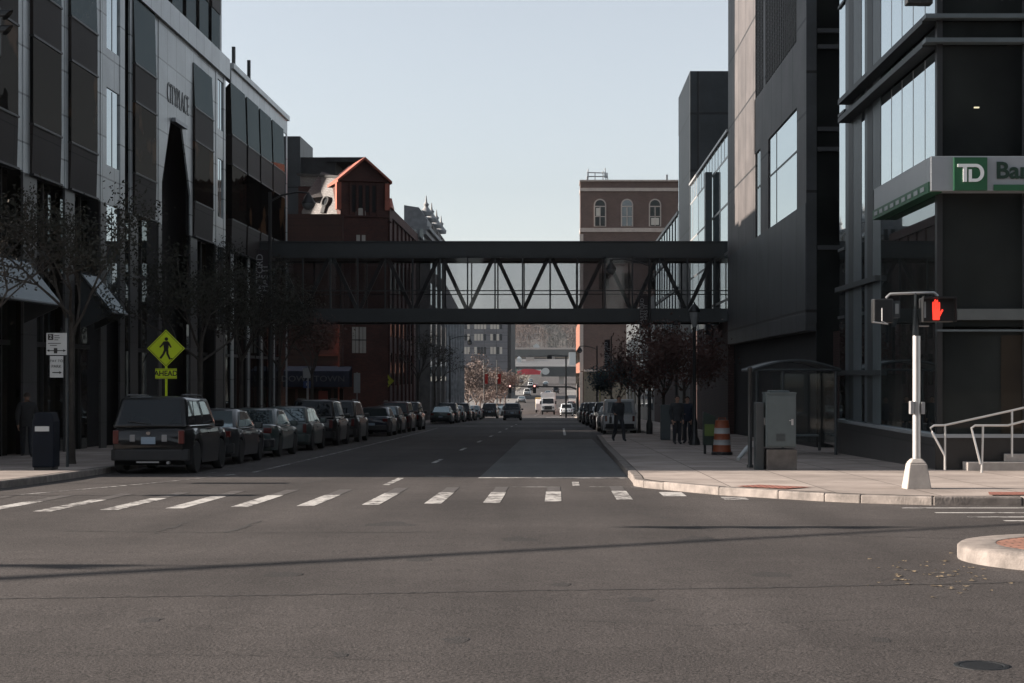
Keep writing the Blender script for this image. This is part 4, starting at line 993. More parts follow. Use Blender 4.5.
def make_car(kind, paint, label, group=None, clear_glass=False, detail=True):
    S = dict(SPEC[kind]); S['kind'] = kind
    L, W, H = S['L'], S['W'], S['H']; hw = W / 2
    root = thing({'sedan': 'sedan_car', 'hatch': 'hatchback_car', 'suv': 'suv_car', 'van': 'cargo_van', 'pickup': 'pickup_truck'}[kind], label, 'van' if kind == 'van' else 'pickup' if kind == 'pickup' else 'car', (0, 0, 0), group)
    wz = S['r']; ra = S['r'] + .065
    ys = set([0, .05, .16, .4, L - .4, L - .14, L - .03, L] + [k * .35 + .4 for k in range(int((L - .8) / .35) + 1)])
    for wy in S['wy']:
        for k in range(9): ys.add(wy - ra * math.cos(math.pi * k / 8))
    ys = sorted(ys)
    ys = [y for i, y in enumerate(ys) if i == 0 or y - ys[i - 1] > .004]
    def top(y):
        f = S['fb']
        if kind == 'pickup':
            if y < S['rb']: return S['tail']
        t_ = S['tail'] if y < S['rb'] else S['belt']
        if y <= f:
            k = max(0, min(1, (y - S['rb']) / .8)); return S['tail'] * (1 - k) + S['belt'] * k
        k = (y - f) / (L - f); return S['belt'] * (1 - k) + S['hood'] * k - .13 * k ** 5
    def bot(y):
        b = .20 + (.12 if y < .1 else 0)
        for wy in S['wy']:
            if abs(y - wy) < ra: b = max(b, wz + math.sqrt(ra * ra - (y - wy) ** 2))
        return b
    def half(y):
        e = min(y, L - y); k = min(1, e / .62)
        return hw * (.83 + .17 * math.sin(k * math.pi / 2)) if kind not in ('van',) else hw * (.94 + .06 * math.sin(k * math.pi / 2))
    m = MB(); n = 12; vs = []
    for y in ys:
        t_, b, h = top(y), bot(y), half(y)
        if y == 0: t_ -= .10; b += .06
        if y == .05: t_ -= .03
        if y == L: t_ -= .08
        mid = max(b + .02, b + (t_ - b) * .45)
        hs = [(-h * .80, b), (-h * .965, b + .015), (-h, mid), (-h * .985, max(mid, t_ - .17)), (-h * .945, t_ - .045), (-h * .86, t_),
              (h * .86, t_), (h * .945, t_ - .045), (h * .985, max(mid, t_ - .17)), (h, mid), (h * .965, b + .015), (h * .80, b)]
        vs += [(x, y, z) for x, z in hs]
    fs = [(i * n + k, i * n + (k + 1) % n, (i + 1) * n + (k + 1) % n, (i + 1) * n + k) for i in range(len(ys) - 1) for k in range(n)]
    fs += [tuple(range(n)), tuple(range((len(ys) - 1) * n, len(ys) * n))]
    m.add(vs, fs); m.build('body', paint, root, smooth=True)
    # cabin
    cab = MB(); cab.hexa([cabin_pt(S, 'rear', 0, 0), cabin_pt(S, 'rear', 1, 0), cabin_pt(S, 'front', 0, 0), cabin_pt(S, 'front', 1, 0)],
                         [cabin_pt(S, 'rear', 0, 1), cabin_pt(S, 'rear', 1, 1), cabin_pt(S, 'front', 0, 1), cabin_pt(S, 'front', 1, 1)])
    cab.build('cabin', paint, root, smooth=True, bevel=.10, seg=4)
    zr_ = H - .012; m = MB(); c4 = [cabin_pt(S, 'rear', .12, 1), cabin_pt(S, 'rear', .88, 1), cabin_pt(S, 'front', .12, 1), cabin_pt(S, 'front', .88, 1)]
    q4 = [Vector((p.x * .72, S['rr'] + .25 if p.y < 2 else S['fr'] - .25, H + .028)) for p in c4]
    if kind != 'van': m.hexa([Vector((p.x, p.y + (.06 if p.y < 2 else -.06), zr_)) for p in c4], q4); m.build('roof_skin', paint, root, smooth=True)
    gl_ = M['carglass2'] if clear_glass else M['carglass']
    if kind == 'van':
        pane(S, 'rear', .10, .49, .12, .84).build('rear_window', gl_, root); pane(S, 'rear', .51, .90, .12, .84).build('rear_window', gl_, root)
        pane(S, 'right', .72, .93, .10, .80, (0, -.14)).build('side_window', gl_, root); pane(S, 'left', .07, .28, .10, .80, (.14, 0)).build('side_window', gl_, root)
    else:
        pane(S, 'rear', .07, .93, .14, .90, (.02, -.02)).build('rear_window', gl_, root)
        cuts = {'sedan': [(.10, .47, .16, 0), (.50, .90, 0, -.20)], 'hatch': [(.05, .22, .06, 0), (.25, .52, 0, 0), (.55, .92, 0, -.17)], 'suv': [(.04, .24, .05, 0), (.27, .53, 0, 0), (.56, .93, 0, -.14)], 'pickup': [(.06, .44, .02, 0), (.48, .92, 0, -.2)]}[kind]
        for u0, u1, a, b in cuts:
            pane(S, 'right', u0, u1, .14, .86, (a, b)).build('side_window', gl_, root)
            pane(S, 'left', 1 - u1, 1 - u0, .14, .86, (-b, -a)).build('side_window', gl_, root)
    pane(S, 'front', .06, .94, .06, .92).build('windscreen', gl_, root)
    for sx_ in (-1, 1):
        for wy in S['wy']:
            x1 = sx_ * (hw - .01); x0 = sx_ * (hw - .22)
            m = MB(); m.lathe(0, 0, [(S['r'] * .6, 0), (S['r'] * .94, 0), (S['r'], .03), (S['r'], .18), (S['r'] * .94, .21), (S['r'] * .6, .21)], 20)
            m.v = [(x1 - sx_ * z, wy + x, wz + y) for x, y, z in m.v]; ty = m.build('wheel', M['tyre'], root, smooth=True)
            m = MB(); m.lathe(0, 0, [(0, .02), (S['r'] * .12, .015), (S['r'] * .15, .04), (S['r'] * .25, .05), (S['r'] * .6, .05), (S['r'] * .62, .01), (S['r'] * .62, .1)], 20)
            for k in range(5):
                a = 2 * math.pi * k / 5
                c_, s_ = math.cos(a), math.sin(a); w2 = .032; r0, r1 = S['r'] * .12, S['r'] * .6
                q = [(r0 * c_ - w2 * s_, r0 * s_ + w2 * c_), (r0 * c_ + w2 * s_, r0 * s_ - w2 * c_), (r1 * c_ + w2 * s_, r1 * s_ - w2 * c_), (r1 * c_ - w2 * s_, r1 * s_ + w2 * c_)]
                m.prism(q, 'z', .012, .05)
            m.v = [(x1 - sx_ * z, wy + x, wz + y) for x, y, z in m.v]; m.build('rim', M['rim'], ty)
    z_t = S['tail']
    for sx_ in (-1, 1):
        x0, x1 = sorted((sx_ * hw * .60, sx_ * hw * .87))
        if kind in ('suv', 'van', 'hatch', 'pickup'): m = B(*sorted((sx_ * hw * .72, sx_ * hw * .862)), -.012, .1, z_t - .36, z_t - .05)
        else: m = B(x0, x1, -.012, .1, z_t - .26, z_t - .09)
        m.build('tail_light', M['taillight'], root, bevel=.015)
        B(*sorted((sx_ * hw * .5, sx_ * hw * .85)), L - .25, L - .02, S['hood'] - .31, S['hood'] - .15).build('headlight', M['lens'], root, bevel=.02)
        xm = sorted((sx_ * (hw - .06), sx_ * (hw + .15))); ym = S['fb'] - .42
        B(xm[0], xm[1], ym, ym + .14, S['belt'] - .02, S['belt'] + .15).build('mirror', paint, root, bevel=.03)
    m = MB().prism([(-hw * .95, .28), (-hw * .93, .10), (-hw * .80, -.02), (-hw * .4, -.07), (hw * .4, -.07), (hw * .80, -.02), (hw * .93, .10), (hw * .95, .28)], 'z', .30, .56); m.build('bumper', M['bumper'] if kind in ('suv', 'van', 'pickup') else paint, root, bevel=.03)
    B(-hw * .86, hw * .86, L - .15, L + .03, .28, .5).build('bumper', M['bumper'], root, bevel=.03)
    B(-.16, .16, -.066 if kind == 'sedan' else -.028, .02, z_t - .36 if kind != 'sedan' else .52, z_t - .20 if kind != 'sedan' else .66).build('number_plate', M['plate'], root)
    if kind != 'pickup':
        m = MB(); m.disc((0, -.022, z_t - .12), (1, 0, 0), (0, 0, 1), .05, 14, .04); m.prism([(-.05, z_t - .12), (0, z_t - .16), (.05, z_t - .12), (0, z_t - .08)], 'y', -.02, .02); m.build('emblem', M['chrome'], root)
    if kind == 'suv':
        for sx_ in (-1, 1):
            m = MB(); m.tube([(sx_ * (hw - .30), .5, H - .01), (sx_ * (hw - .30), .55, H + .05), (sx_ * (hw - .30), 2.5, H + .05), (sx_ * (hw - .30), 2.6, H - .01)], .018, 6); m.build('roof_rail', M['black'], root)
            B(*sorted((sx_ * .30, sx_ * .42)), -.025, .02, z_t - .31, z_t - .15).build('reversing_lamp', M['lens'], root, bevel=.01)
        m = MB(); m.tube([cabin_pt(S, 'rear', .5, .12, .02), cabin_pt(S, 'rear', .2, .22, .02)], .012, 5); m.build('wiper', M['black'], root)
        m = MB(); m.tube([(.45, -.05, .26), (.45, .3, .26)], .035, 8); m.build('exhaust', M['galv'], root)
        B(-.25, .25, -.07, -.05, .26, .29).build('tow_trim', M['galv'], root)
    if kind == 'pickup':
        B(-hw * .80, hw * .80, .12, S['rb'] - .08, S['tail'] - .02, S['tail'] + .01).build('bed_cover', M['black'], root)
    for sx_ in (-1, 1):
        for yy in (S['fb'] - 1.35, S['fb'] - 2.3)[: 1 if kind == 'van' else 2]: B(*sorted((sx_ * hw * .985, sx_ * (hw + .012))), yy, yy + .18, S['belt'] - .17, S['belt'] - .14).build('door_handle', M['chrome'] if kind == 'sedan' else paint, root)
    # window-line trim catching the light
    for sd in ('right', 'left'):
        m = MB(); m.tube([cabin_pt(S, sd, .06, .075, .012), cabin_pt(S, sd, .94, .075, .012)], .012, 5); m.build('belt_trim', M['chrome'] if kind != 'van' else M['black'], root)
    return root
def place(o, x, y, rz=0):
    """put a car on the sloping road"""
    L = 4.6
    sl = (gz(y + 4) - gz(y)) / 4
    if abs(rz) > 1.5: sl = -sl
    o.location = (x, y, gz(y)); o.rotation_euler = (math.atan(sl), 0, rz)
def repaint(o, mat):
    for c in kids(o):
        if c.name.split('.')[0] in ('body', 'cabin', 'mirror', 'door_handle', 'roof_skin') and c.type == 'MESH' and c.material_slots:
            if c.name.startswith('door_handle') and 'chrome' in c.material_slots[0].material.name: continue
            c.material_slots[0].link = 'OBJECT'; c.material_slots[0].material = mat
LG = 'cars parked along the left kerb'; RG = 'cars parked along the right kerb'; FG = 'far vehicles on the rising road'
P0 = {}
def car(kind, colour, x, y, label, group, rz=0):
    if kind not in P0:
        P0[kind] = make_car(kind, PAINTS[colour], label, group, clear_glass=(kind in ('sedan', 'hatch'))); o = P0[kind]
    else:
        o = copy_tree(P0[kind]); repaint(o, PAINTS[colour])
    o['label'] = label
    if group: o['group'] = group
    elif 'group' in o: del o['group']
    place(o, x, y, rz); return o
car('suv', 'black', -9.22, 36.9, 'large black boxy car with pale plate, nearest at the left kerb', LG)
car('sedan', 'charcoal', -9.3, 42.6, 'dark sedan parked directly ahead of the nearest black car', LG)
car('sedan', 'green', -9.28, 48.6, 'grey green sedan with bright rear window, between two dark sedans', LG)
car('hatch', 'green', -9.3, 55.6, 'grey green hatchback parked behind the big dark car with glinting pillar', LG)
car('suv', 'black', -9.35, 62.2, 'big dark car in front of the grey green hatchback', LG)
car('suv', 'charcoal', -9.3, 68.4, 'charcoal tall car squeezed between the big dark car and the silver windowed sedan', LG)
car('sedan', 'navy', -9.3, 81.8, 'navy sedan with wide bright rear window under the footbridge', LG)
car('hatch', 'charcoal', -9.35, 88.0, 'charcoal hatchback just past the footbridge on the left', LG)
car('suv', 'black', -9.4, 101.0, 'black tall car last before the crossing, by the brick building', LG)
car('suv', 'maroon', -9.4, 94.0, 'very dark maroon tall car, second before the crossing', LG)
car('sedan', 'green', -9.6, 134.0, 'pale green sedan, first parked beyond the crossing on the left', LG)
car('suv', 'charcoal', -9.6, 141.5, 'charcoal tall car right ahead of the pale green sedan', LG)
car('hatch', 'grey', -9.4, 149.0, 'grey hatchback parked by the ornate row houses', LG)
car('suv', 'black', -9.3, 156.5, 'black tall car parked by the ornate row houses', LG)
car('sedan', 'charcoal', -9.2, 164.0, 'charcoal sedan at the end of the ornate row houses', LG)
car('hatch', 'silver', -9.0, 173.0, 'silver hatchback parked by the grey sloping roofed building', LG)
car('suv', 'charcoal', -7.9, 189.0, 'dark grey tall car last in the left row before the junction', LG)
car('suv', 'grey', -4.65, 166.0, 'grey tall car driving away in the middle of the street', None)
# beyond the junction
car('hatch', 'silver', -10.2, 232.0, 'silver car parked askew under the bare trees', FG, R(-25)); car('sedan', 'black', -9.4, 246.0, 'black sedan parked askew under the bare trees', FG, R(-25)); car('suv', 'charcoal', -9.6, 262.0, 'charcoal tall car farthest under the bare trees', FG, R(-20))
car('sedan', 'silver', -8.1, 364, 'lone silver car on the sunlit road past the truck', FG); car('suv', 'black', -14.0, 505, 'black car, left of the dark pair high on the road', FG); car('suv', 'charcoal', -8.6, 510, 'charcoal car, right of the dark pair high on the road', FG)
car('van', 'white', -9.4, 560, 'white van high on the road behind the dark pair', FG); car('sedan', 'white', -4.5, 600, 'white sedan high on the road near the right side', FG); car('hatch', 'silver', -11.0, 660, 'small silver car highest on the road below the red girder', FG)
for kd, cl, px, d, lb in (('sedan', 'white', 548, 430, 'white sedan ahead of the lone silver car on the sunlit road'), ('suv', 'black', 556, 470, 'black tall car right of the white sedan on the sunlit road'), ('hatch', 'red', 536, 545, 'small red car high on the road by the dark pair'), ('sedan', 'charcoal', 545, 580, 'charcoal sedan high on the road beside the white van'), ('sedan', 'silver', 521, 640, 'silver sedan high on the left edge of the far road'), ('pickup', 'white', 527, 440, 'white pickup on the left of the sunlit road')):
    car(kd, cl, X(px, d), d, lb, FG)
# right kerb
car('van', 'white', 3.3, 87.5, 'white cargo van with dark rear windows behind the walking person', RG)
car('hatch', 'silver', 3.2, 95.5, 'silver hatchback hidden partly by the white van', RG)
car('suv', 'black', 3.15, 103.0, 'black tall car two ahead of the white van', RG)
car('sedan', 'charcoal', 3.1, 112.0, 'charcoal sedan third ahead of the white van', RG)
car('suv', 'charcoal', 3.0, 121.0, 'charcoal tall car fourth ahead of the white van', RG)
car('suv', 'black', 2.9, 132.0, 'black tall car beside the far right crossing sign', RG)
car('suv', 'grey', 2.8, 146.0, 'grey tall car at the far end of the right row', RG)
car('sedan', 'black', 2.9, 165.0, 'black sedan last in the right row before the junction', RG)
car('suv', 'white', 1.2, 228.0, 'white tall car standing beside the far truck', FG)
car('van', 'white', 2.6, 262.0, 'white van parked at the foot of the orange brick wall', FG); car('pickup', 'white', 2.4, 300.0, 'white pickup behind the van at the orange brick wall', FG)
car('pickup', 'charcoal', 2.0, 244.0, 'dark pickup parked just short of the white van', FG)
# white truck coming towards us
tk = thing('box_truck', 'white truck with dark grille facing us in the far sunlit lane', 'truck', (0, 0, 0))
m = MB(); m.box(-1.2, 1.2, 0, 6.0, .9, 3.6); m.build('cargo_box', PAINTS['white'], tk, bevel=.05)
m = MB(); m.prism([(-.1, .55), (-1.6, .55), (-1.7, 1.55), (-.9, 1.75), (-.55, 2.7), (-.1, 2.75)], 'x', -1.05, 1.05); m.build('cab', PAINTS['white'], tk, bevel=.05)
m = MB(); m.hexa([(-.92, -.945, 1.80), (.92, -.945, 1.80), (.92, -.80, 1.80), (-.92, -.80, 1.80)], [(-.85, -.62, 2.62), (.85, -.62, 2.62), (.85, -.5, 2.62), (-.85, -.5, 2.62)]); m.build('windscreen', M['carglass'], tk)
B(-.62, .62, -1.72, -1.6, .8, 1.4).build('grille', M['black'], tk); B(-1.1, 1.1, -1.82, -1.6, .45, .72).build('bumper', M['bumper'], tk)
for s_ in (-1, 1):
    B(*sorted((s_ * .68, s_ * .98)), -1.72, -1.6, 1.0, 1.3).build('headlight', M['lens'], tk); B(*sorted((s_ * 1.1, s_ * 1.35)), -.8, -.7, 1.7, 2.2).build('mirror', M['black'], tk)
    for wy in (-.95, 3.6, 4.6):
        m = MB(); m.lathe(0, 0, [(0, 0), (.42, 0), (.46, .04), (.46, .22), (.42, .26), (0, .26)], 16); m.v = [(s_ * (1.1 - z), wy + x, .46 + y) for x, y, z in m.v]; m.build('wheel', M['tyre'], tk, smooth=True)
place(tk, -1.6, 268)
dp = thing('dump_truck', 'truck with yellow box just behind the white far truck', 'truck', (0, 0, 0))
m = MB(); m.prism([(0, .9), (5, .9), (5.2, 2.6), (-.2, 2.6)], 'x', -1.15, 1.15); m.v = [(x, y, z) for x, y, z in m.v]; m.build('cargo_box', plain('ochre_truck_box', (.45, .30, .08), .5), dp)
m = MB(); m.prism([(-.1, .5), (-1.7, .5), (-1.7, 1.6), (-1.0, 2.4), (-.1, 2.4)], 'x', -1.05, 1.05); m.build('cab', PAINTS['white'], dp, bevel=.05)
for s_ in (-1, 1):
    for wy in (-.9, 3.6):
        m = MB(); m.lathe(0, 0, [(0, 0), (.42, 0), (.46, .04), (.46, .22), (.42, .26), (0, .26)], 16); m.v = [(s_ * (1.1 - z), wy + x, .46 + y) for x, y, z in m.v]; m.build('wheel', M['tyre'], dp, smooth=True)
place(dp, -2.9, 292)

# ------------------------------------------------------------------ people
def person(label, x, y, zg, heading, joints, h=1.75, coat=None, group=None, bag=None):
    """joints: offsets for a walking pose; one continuous skinned body"""
    k = h / 1.75
    J = dict(pelvis=(0, 0, .95), waist=(0, 0, 1.08), chest=(0, .01, 1.30), neck=(0, .02, 1.49), chin=(0, .05, 1.555), head=(0, .05, 1.645), crown=(0, .035, 1.72),
             hipL=(-.10, 0, .92), kneeL=(-.10, .05, .50), ankL=(-.10, 0, .09), toeL=(-.11, .17, .035), hipR=(.10, 0, .92), kneeR=(.10, .05, .50), ankR=(.10, 0, .09), toeR=(.11, .17, .035),
             shL=(-.19, .01, 1.42), elL=(-.235, -.03, 1.14), wrL=(-.215, .06, .90), haL=(-.205, .10, .82), shR=(.19, .01, 1.42), elR=(.235, -.03, 1.14), wrR=(.215, .06, .90), haR=(.205, .10, .82))
    J.update(joints)
    rad = dict(pelvis=(.165, .12), waist=(.165, .125), chest=(.19, .135), neck=(.058, .058), chin=(.062, .07), head=(.078, .092), crown=(.05, .06), hipL=(.095, .095), hipR=(.095, .095), kneeL=(.08, .085), kneeR=(.08, .085), ankL=(.06, .065), ankR=(.06, .065),
               toeL=(.042, .03), toeR=(.042, .03), shL=(.09, .09), shR=(.09, .09), elL=(.068, .068), elR=(.068, .068), wrL=(.036, .036), wrR=(.036, .036), haL=(.036, .022), haR=(.036, .022))
    E = [('pelvis', 'waist'), ('waist', 'chest'), ('chest', 'neck'), ('neck', 'chin'), ('chin', 'head'), ('head', 'crown'), ('pelvis', 'hipL'), ('hipL', 'kneeL'), ('kneeL', 'ankL'), ('ankL', 'toeL'), ('pelvis', 'hipR'), ('hipR', 'kneeR'), ('kneeR', 'ankR'), ('ankR', 'toeR'),
         ('chest', 'shL'), ('shL', 'elL'), ('elL', 'wrL'), ('wrL', 'haL'), ('chest', 'shR'), ('shR', 'elR'), ('elR', 'wrR'), ('wrR', 'haR')]
    # fingers
    for s_ in 'LR':
        hx, hy, hz = J['ha' + s_]; wx, wy_, wz_ = J['wr' + s_]; sg_ = -1 if s_ == 'L' else 1
        dv = (Vector((hx, hy, hz)) - Vector((wx, wy_, wz_))).normalized()
        for q, (o_, ln) in enumerate(((-.027, .075), (-.009, .085), (.009, .08), (.026, .062))):
            p1 = Vector((hx, hy, hz)) + Vector((0, o_, 0)) + dv * .03; p2 = p1 + dv * ln * .55; p3 = p2 + dv * ln * .4 + Vector((-sg_ * .02, 0, 0))
            for nm, p in (('a', p1), ('b', p2), ('c', p3)): J['f%s%d%s' % (s_, q, nm)] = tuple(p); rad['f%s%d%s' % (s_, q, nm)] = (.0095, .0095)
            E += [('ha' + s_, 'f%s%da' % (s_, q)), ('f%s%da' % (s_, q), 'f%s%db' % (s_, q)), ('f%s%db' % (s_, q), 'f%s%dc' % (s_, q))]
        p1 = Vector((hx, hy + .035, hz)) ; p2 = p1 + dv * .035 + Vector((0, .02, 0))
        J['t%sa' % s_] = tuple(p1); J['t%sb' % s_] = tuple(p2); rad['t%sa' % s_] = (.012, .012); rad['t%sb' % s_] = (.01, .01); E += [('wr' + s_, 't%sa' % s_), ('t%sa' % s_, 't%sb' % s_)]
    names = list(J); me = bpy.data.meshes.new('person')
    me.from_pydata([Vector(J[n_]) * k for n_ in names], [(names.index(a), names.index(b)) for a, b in E], [])
    o = bpy.data.objects.new('person', me); col.objects.link(o)
    md = o.modifiers.new('skin', 'SKIN'); md.use_smooth_shade = True; o.modifiers.new('sub', 'SUBSURF').levels = 1
    if not me.skin_vertices: me.attributes.new('skin', 'FLOAT', 'POINT') if False else None
    sv = me.skin_vertices[0].data if me.skin_vertices else None
    if sv is None:
        bpy.context.view_layer.objects.active = o; bpy.ops.mesh.customdata_skin_add(); sv = me.skin_vertices[0].data
    for i, n_ in enumerate(names):
        sv[i].radius = tuple(r_ * k for r_ in rad[n_]); sv[i].use_root = (n_ == 'pelvis')
    dg = bpy.context.evaluated_depsgraph_get(); fm = bpy.data.meshes.new_from_object(o.evaluated_get(dg))
    bpy.data.objects.remove(o)
    # features of the face, pressed from the same mesh list
    extra = []
    fm.materials.clear()
    for mm in (M['trousers'], coat or M['jacket'], M['skin'], M['black']): fm.materials.append(mm)
    hz = J['neck'][2] * k
    for p in fm.polygons:
        c = p.center; mi = 1
        if c.z > hz + .01: mi = 2
        elif c.z < .085 * k: mi = 3
        elif c.z < .93 * k and abs(c.x) < .185 * k: mi = 0
        for s_ in 'LR':
            if (c - Vector(J['ha' + s_]) * k).length < .11 * k and (c - Vector(J['ha' + s_]) * k).length < (c - Vector(J['wr' + s_]) * k).length + .03: mi = 2
        p.material_index = mi; p.use_smooth = True
    r_ = bpy.data.objects.new('person', fm); col.objects.link(r_)
    r_.location = (x, y, zg); r_.rotation_euler = (0, 0, heading)
    tag(r_, label, 'person', group); ORIG[r_.name] = Vector((0, 0, 0))
    hc = Vector(J['head']) * k
    # hair cap
    m = MB(); vs = []; fs = []; nu, nv = 14, 7
    for j in range(nv):
        ph = .05 + (math.pi * .50) * j / (nv - 1)
        for i in range(nu):
            th = 2 * math.pi * i / nu
            low = 1.0 if math.sin(th) < .2 else .62
            phh = ph * low if j == nv - 1 else ph * (1 if math.sin(th) < .2 else .75)
            vs.append(hc + Vector((math.cos(th) * math.sin(phh) * .090, -.012 + math.sin(th) * math.sin(phh) * .104, math.cos(phh) * .112 + .004)) * k)
    for j in range(nv - 1):
        for i in range(nu): fs.append((j * nu + i, j * nu + (i + 1) % nu, (j + 1) * nu + (i + 1) % nu, (j + 1) * nu + i))
    fs.append(tuple(range(nu))); m.add(vs, fs); m.build('hair', M['hair'], r_, smooth=True, local=True)
    m = MB(); m.hexa([hc + Vector(p) * k for p in ((-.014, .085, -.03), (.014, .085, -.03), (.014, .07, -.03), (-.014, .07, -.03))], [hc + Vector(p) * k for p in ((-.008, .088, .015), (.008, .088, .015), (.008, .07, .015), (-.008, .07, .015))])
    m.v = [(x_, y_ + (.022 if z_ < hc.z - .01 and y_ > hc.y + .08 * k else 0), z_) for x_, y_, z_ in m.v]; m.build('nose', M['skin'], r_, smooth=True, local=True)
    for s_ in (-1, 1):
        m = MB(); m.lathe(0, 0, [(.002, -.008), (.011, -.004), (.012, 0), (.011, .004), (.002, .008)], 8); m.v = [tuple(hc + Vector((s_ * .032 + x_, .086 + y_ * .4, .012 + z_)) * k) for x_, y_, z_ in m.v]; m.build('eye', M['black'], r_, local=True)
        m = MB(); m.lathe(0, 0, [(.004, -.03), (.014, -.02), (.016, .015), (.006, .03)], 8); m.v = [tuple(hc + Vector((s_ * .085 + x_ * .6, .0 + y_, -.005 + z_)) * k) for x_, y_, z_ in m.v]; m.build('ear', M['skin'], r_, smooth=True, local=True)
    m = MB(); m.hexa([hc + Vector(p) * k for p in ((-.022, .08, -.062), (.022, .08, -.062), (.022, .07, -.062), (-.022, .07, -.062))], [hc + Vector(p) * k for p in ((-.024, .086, -.052), (.024, .086, -.052), (.024, .07, -.052), (-.024, .07, -.052))]); m.build('mouth', plain('lips_' + str(len(bpy.data.objects)), (.25, .09, .08), .5), r_, local=True)
    # jacket hem: a skirt around the hips
    m = MB(); n_ = 18; vs = []
    for rx, ry, z in ((.168, .122, 1.02), (.178, .132, .94), (.182, .138, .84), (.174, .13, .84)):
        vs += [Vector((rx * math.cos(2 * math.pi * i / n_), ry * math.sin(2 * math.pi * i / n_), z)) * k for i in range(n_)]
    m.add(vs, [(j * n_ + i, j * n_ + (i + 1) % n_, (j + 1) * n_ + (i + 1) % n_, (j + 1) * n_ + i) for j in range(3) for i in range(n_)]); m.build('jacket_hem', coat or M['jacket'], r_, smooth=True, local=True)
    return r_
WALK = dict(hipL=(-.10, .02, .92), kneeL=(-.10, .22, .52), ankL=(-.10, .27, .10), toeL=(-.11, .43, .05), kneeR=(.10, -.02, .50), ankR=(.10, -.27, .13), toeR=(.11, -.14, .035),
            elL=(-.25, -.12, 1.16), wrL=(-.24, -.10, .92), haL=(-.23, -.08, .83), elR=(.25, .02, 1.15), wrR=(.28, .20, 1.06), haR=(.27, .28, 1.05))
sw = lambda y: gz(y) + .15
person('person in dark coat walking towards us on the kerb before the white van', 2.32, 63.0, sw(63), R(205), WALK, 1.76)
person('person in dark clothes standing on the pavement left of another by the lamp post', X(678, 58), 58.6, sw(58.6), R(200), {}, 1.74)
person('person in dark blue jacket standing nearest the lamp post', X(690, 59), 60.0, sw(60), R(150), dict(elR=(.28, .06, 1.16), wrR=(.12, .22, 1.1), haR=(.05, .25, 1.1)), 1.72, plain('navy_jacket', (.014, .02, .035), .85, var=.2))
person('person in dark clothes walking on the left pavement beyond the bin', X(27, 44), 44.0, sw(44), R(20), WALK, 1.74, plain('charcoal_coat', (.02, .02, .021), .85, var=.2))
# bag held by the walking person
bg_ = thing('carried_bag', 'small dark bag held by the walking person', 'bag', (2.32 - .29 * 1.0, 63 - .30, sw(63) + .72))
B(2.32 - .36, 2.32 - .26, 62.55, 62.85, sw(63) + .72, sw(63) + .98).build('body', M['black'], bg_, bevel=.03)
m = MB(); m.tube([(2.32 - .31, 62.62, sw(63) + .97), (2.32 - .31, 62.66, sw(63) + 1.05), (2.32 - .31, 62.76, sw(63) + 1.05), (2.32 - .31, 62.79, sw(63) + .97)], .012, 6); m.build('handle', M['black'], bg_)

# ------------------------------------------------------------------ street furniture, right side
# pedestrian signal on its concrete base
dS = 27.9; sX = X(916.5, dS); sz = sw(dS)
ps = thing('pedestrian_signal', 'aluminium pole with glowing red hand signal on a tapered concrete base', 'pedestrian signal', (sX, dS, sz))
m = MB(); a = .215; b_ = .15
m.hexa([(sX - a, dS - a, sz - .02), (sX + a, dS - a, sz - .02), (sX + a, dS + a, sz - .02), (sX - a, dS + a, sz - .02)], [(sX - b_, dS - b_, sz + .42), (sX + b_, dS - b_, sz + .42), (sX + b_, dS + b_, sz + .42), (sX - b_, dS + b_, sz + .42)])
m.hexa([(sX - b_, dS - b_, sz + .421), (sX + b_, dS - b_, sz + .421), (sX + b_, dS + b_, sz + .421), (sX - b_, dS + b_, sz + .421)], [(sX - .085, dS - .085, sz + .50), (sX + .085, dS - .085, sz + .50), (sX + .085, dS + .085, sz + .50), (sX - .085, dS + .085, sz + .50)])
m.build('base', M['concrete'], ps, bevel=.02)
m = MB(); m.lathe(sX, dS, [(.068, sz + .5), (.066, Zp(336, dS))], 20); m.build('pole', M['alu'], ps, smooth=True)
m = MB(); m.lathe(sX - .02, dS, [(.05, Zp(336, dS)), (.055, Zp(333, dS)), (.05, Zp(326, dS)), (.04, Zp(310, dS)), (.028, Zp(309.5, dS)), (.024, Zp(293, dS))], 14); m.build('collar', M['darksteel'], ps, smooth=True)
m = MB(); zc_ = Zp(293, dS)
m.tube([tuple(at(886, 298, dS)), tuple(at(890, 294, dS)), tuple(at(915, 293, dS)), tuple(at(934, 292.5, dS)), tuple(at(938, 296, dS))], .022, 8); m.build('crossarm', M['galv'], ps, smooth=True)
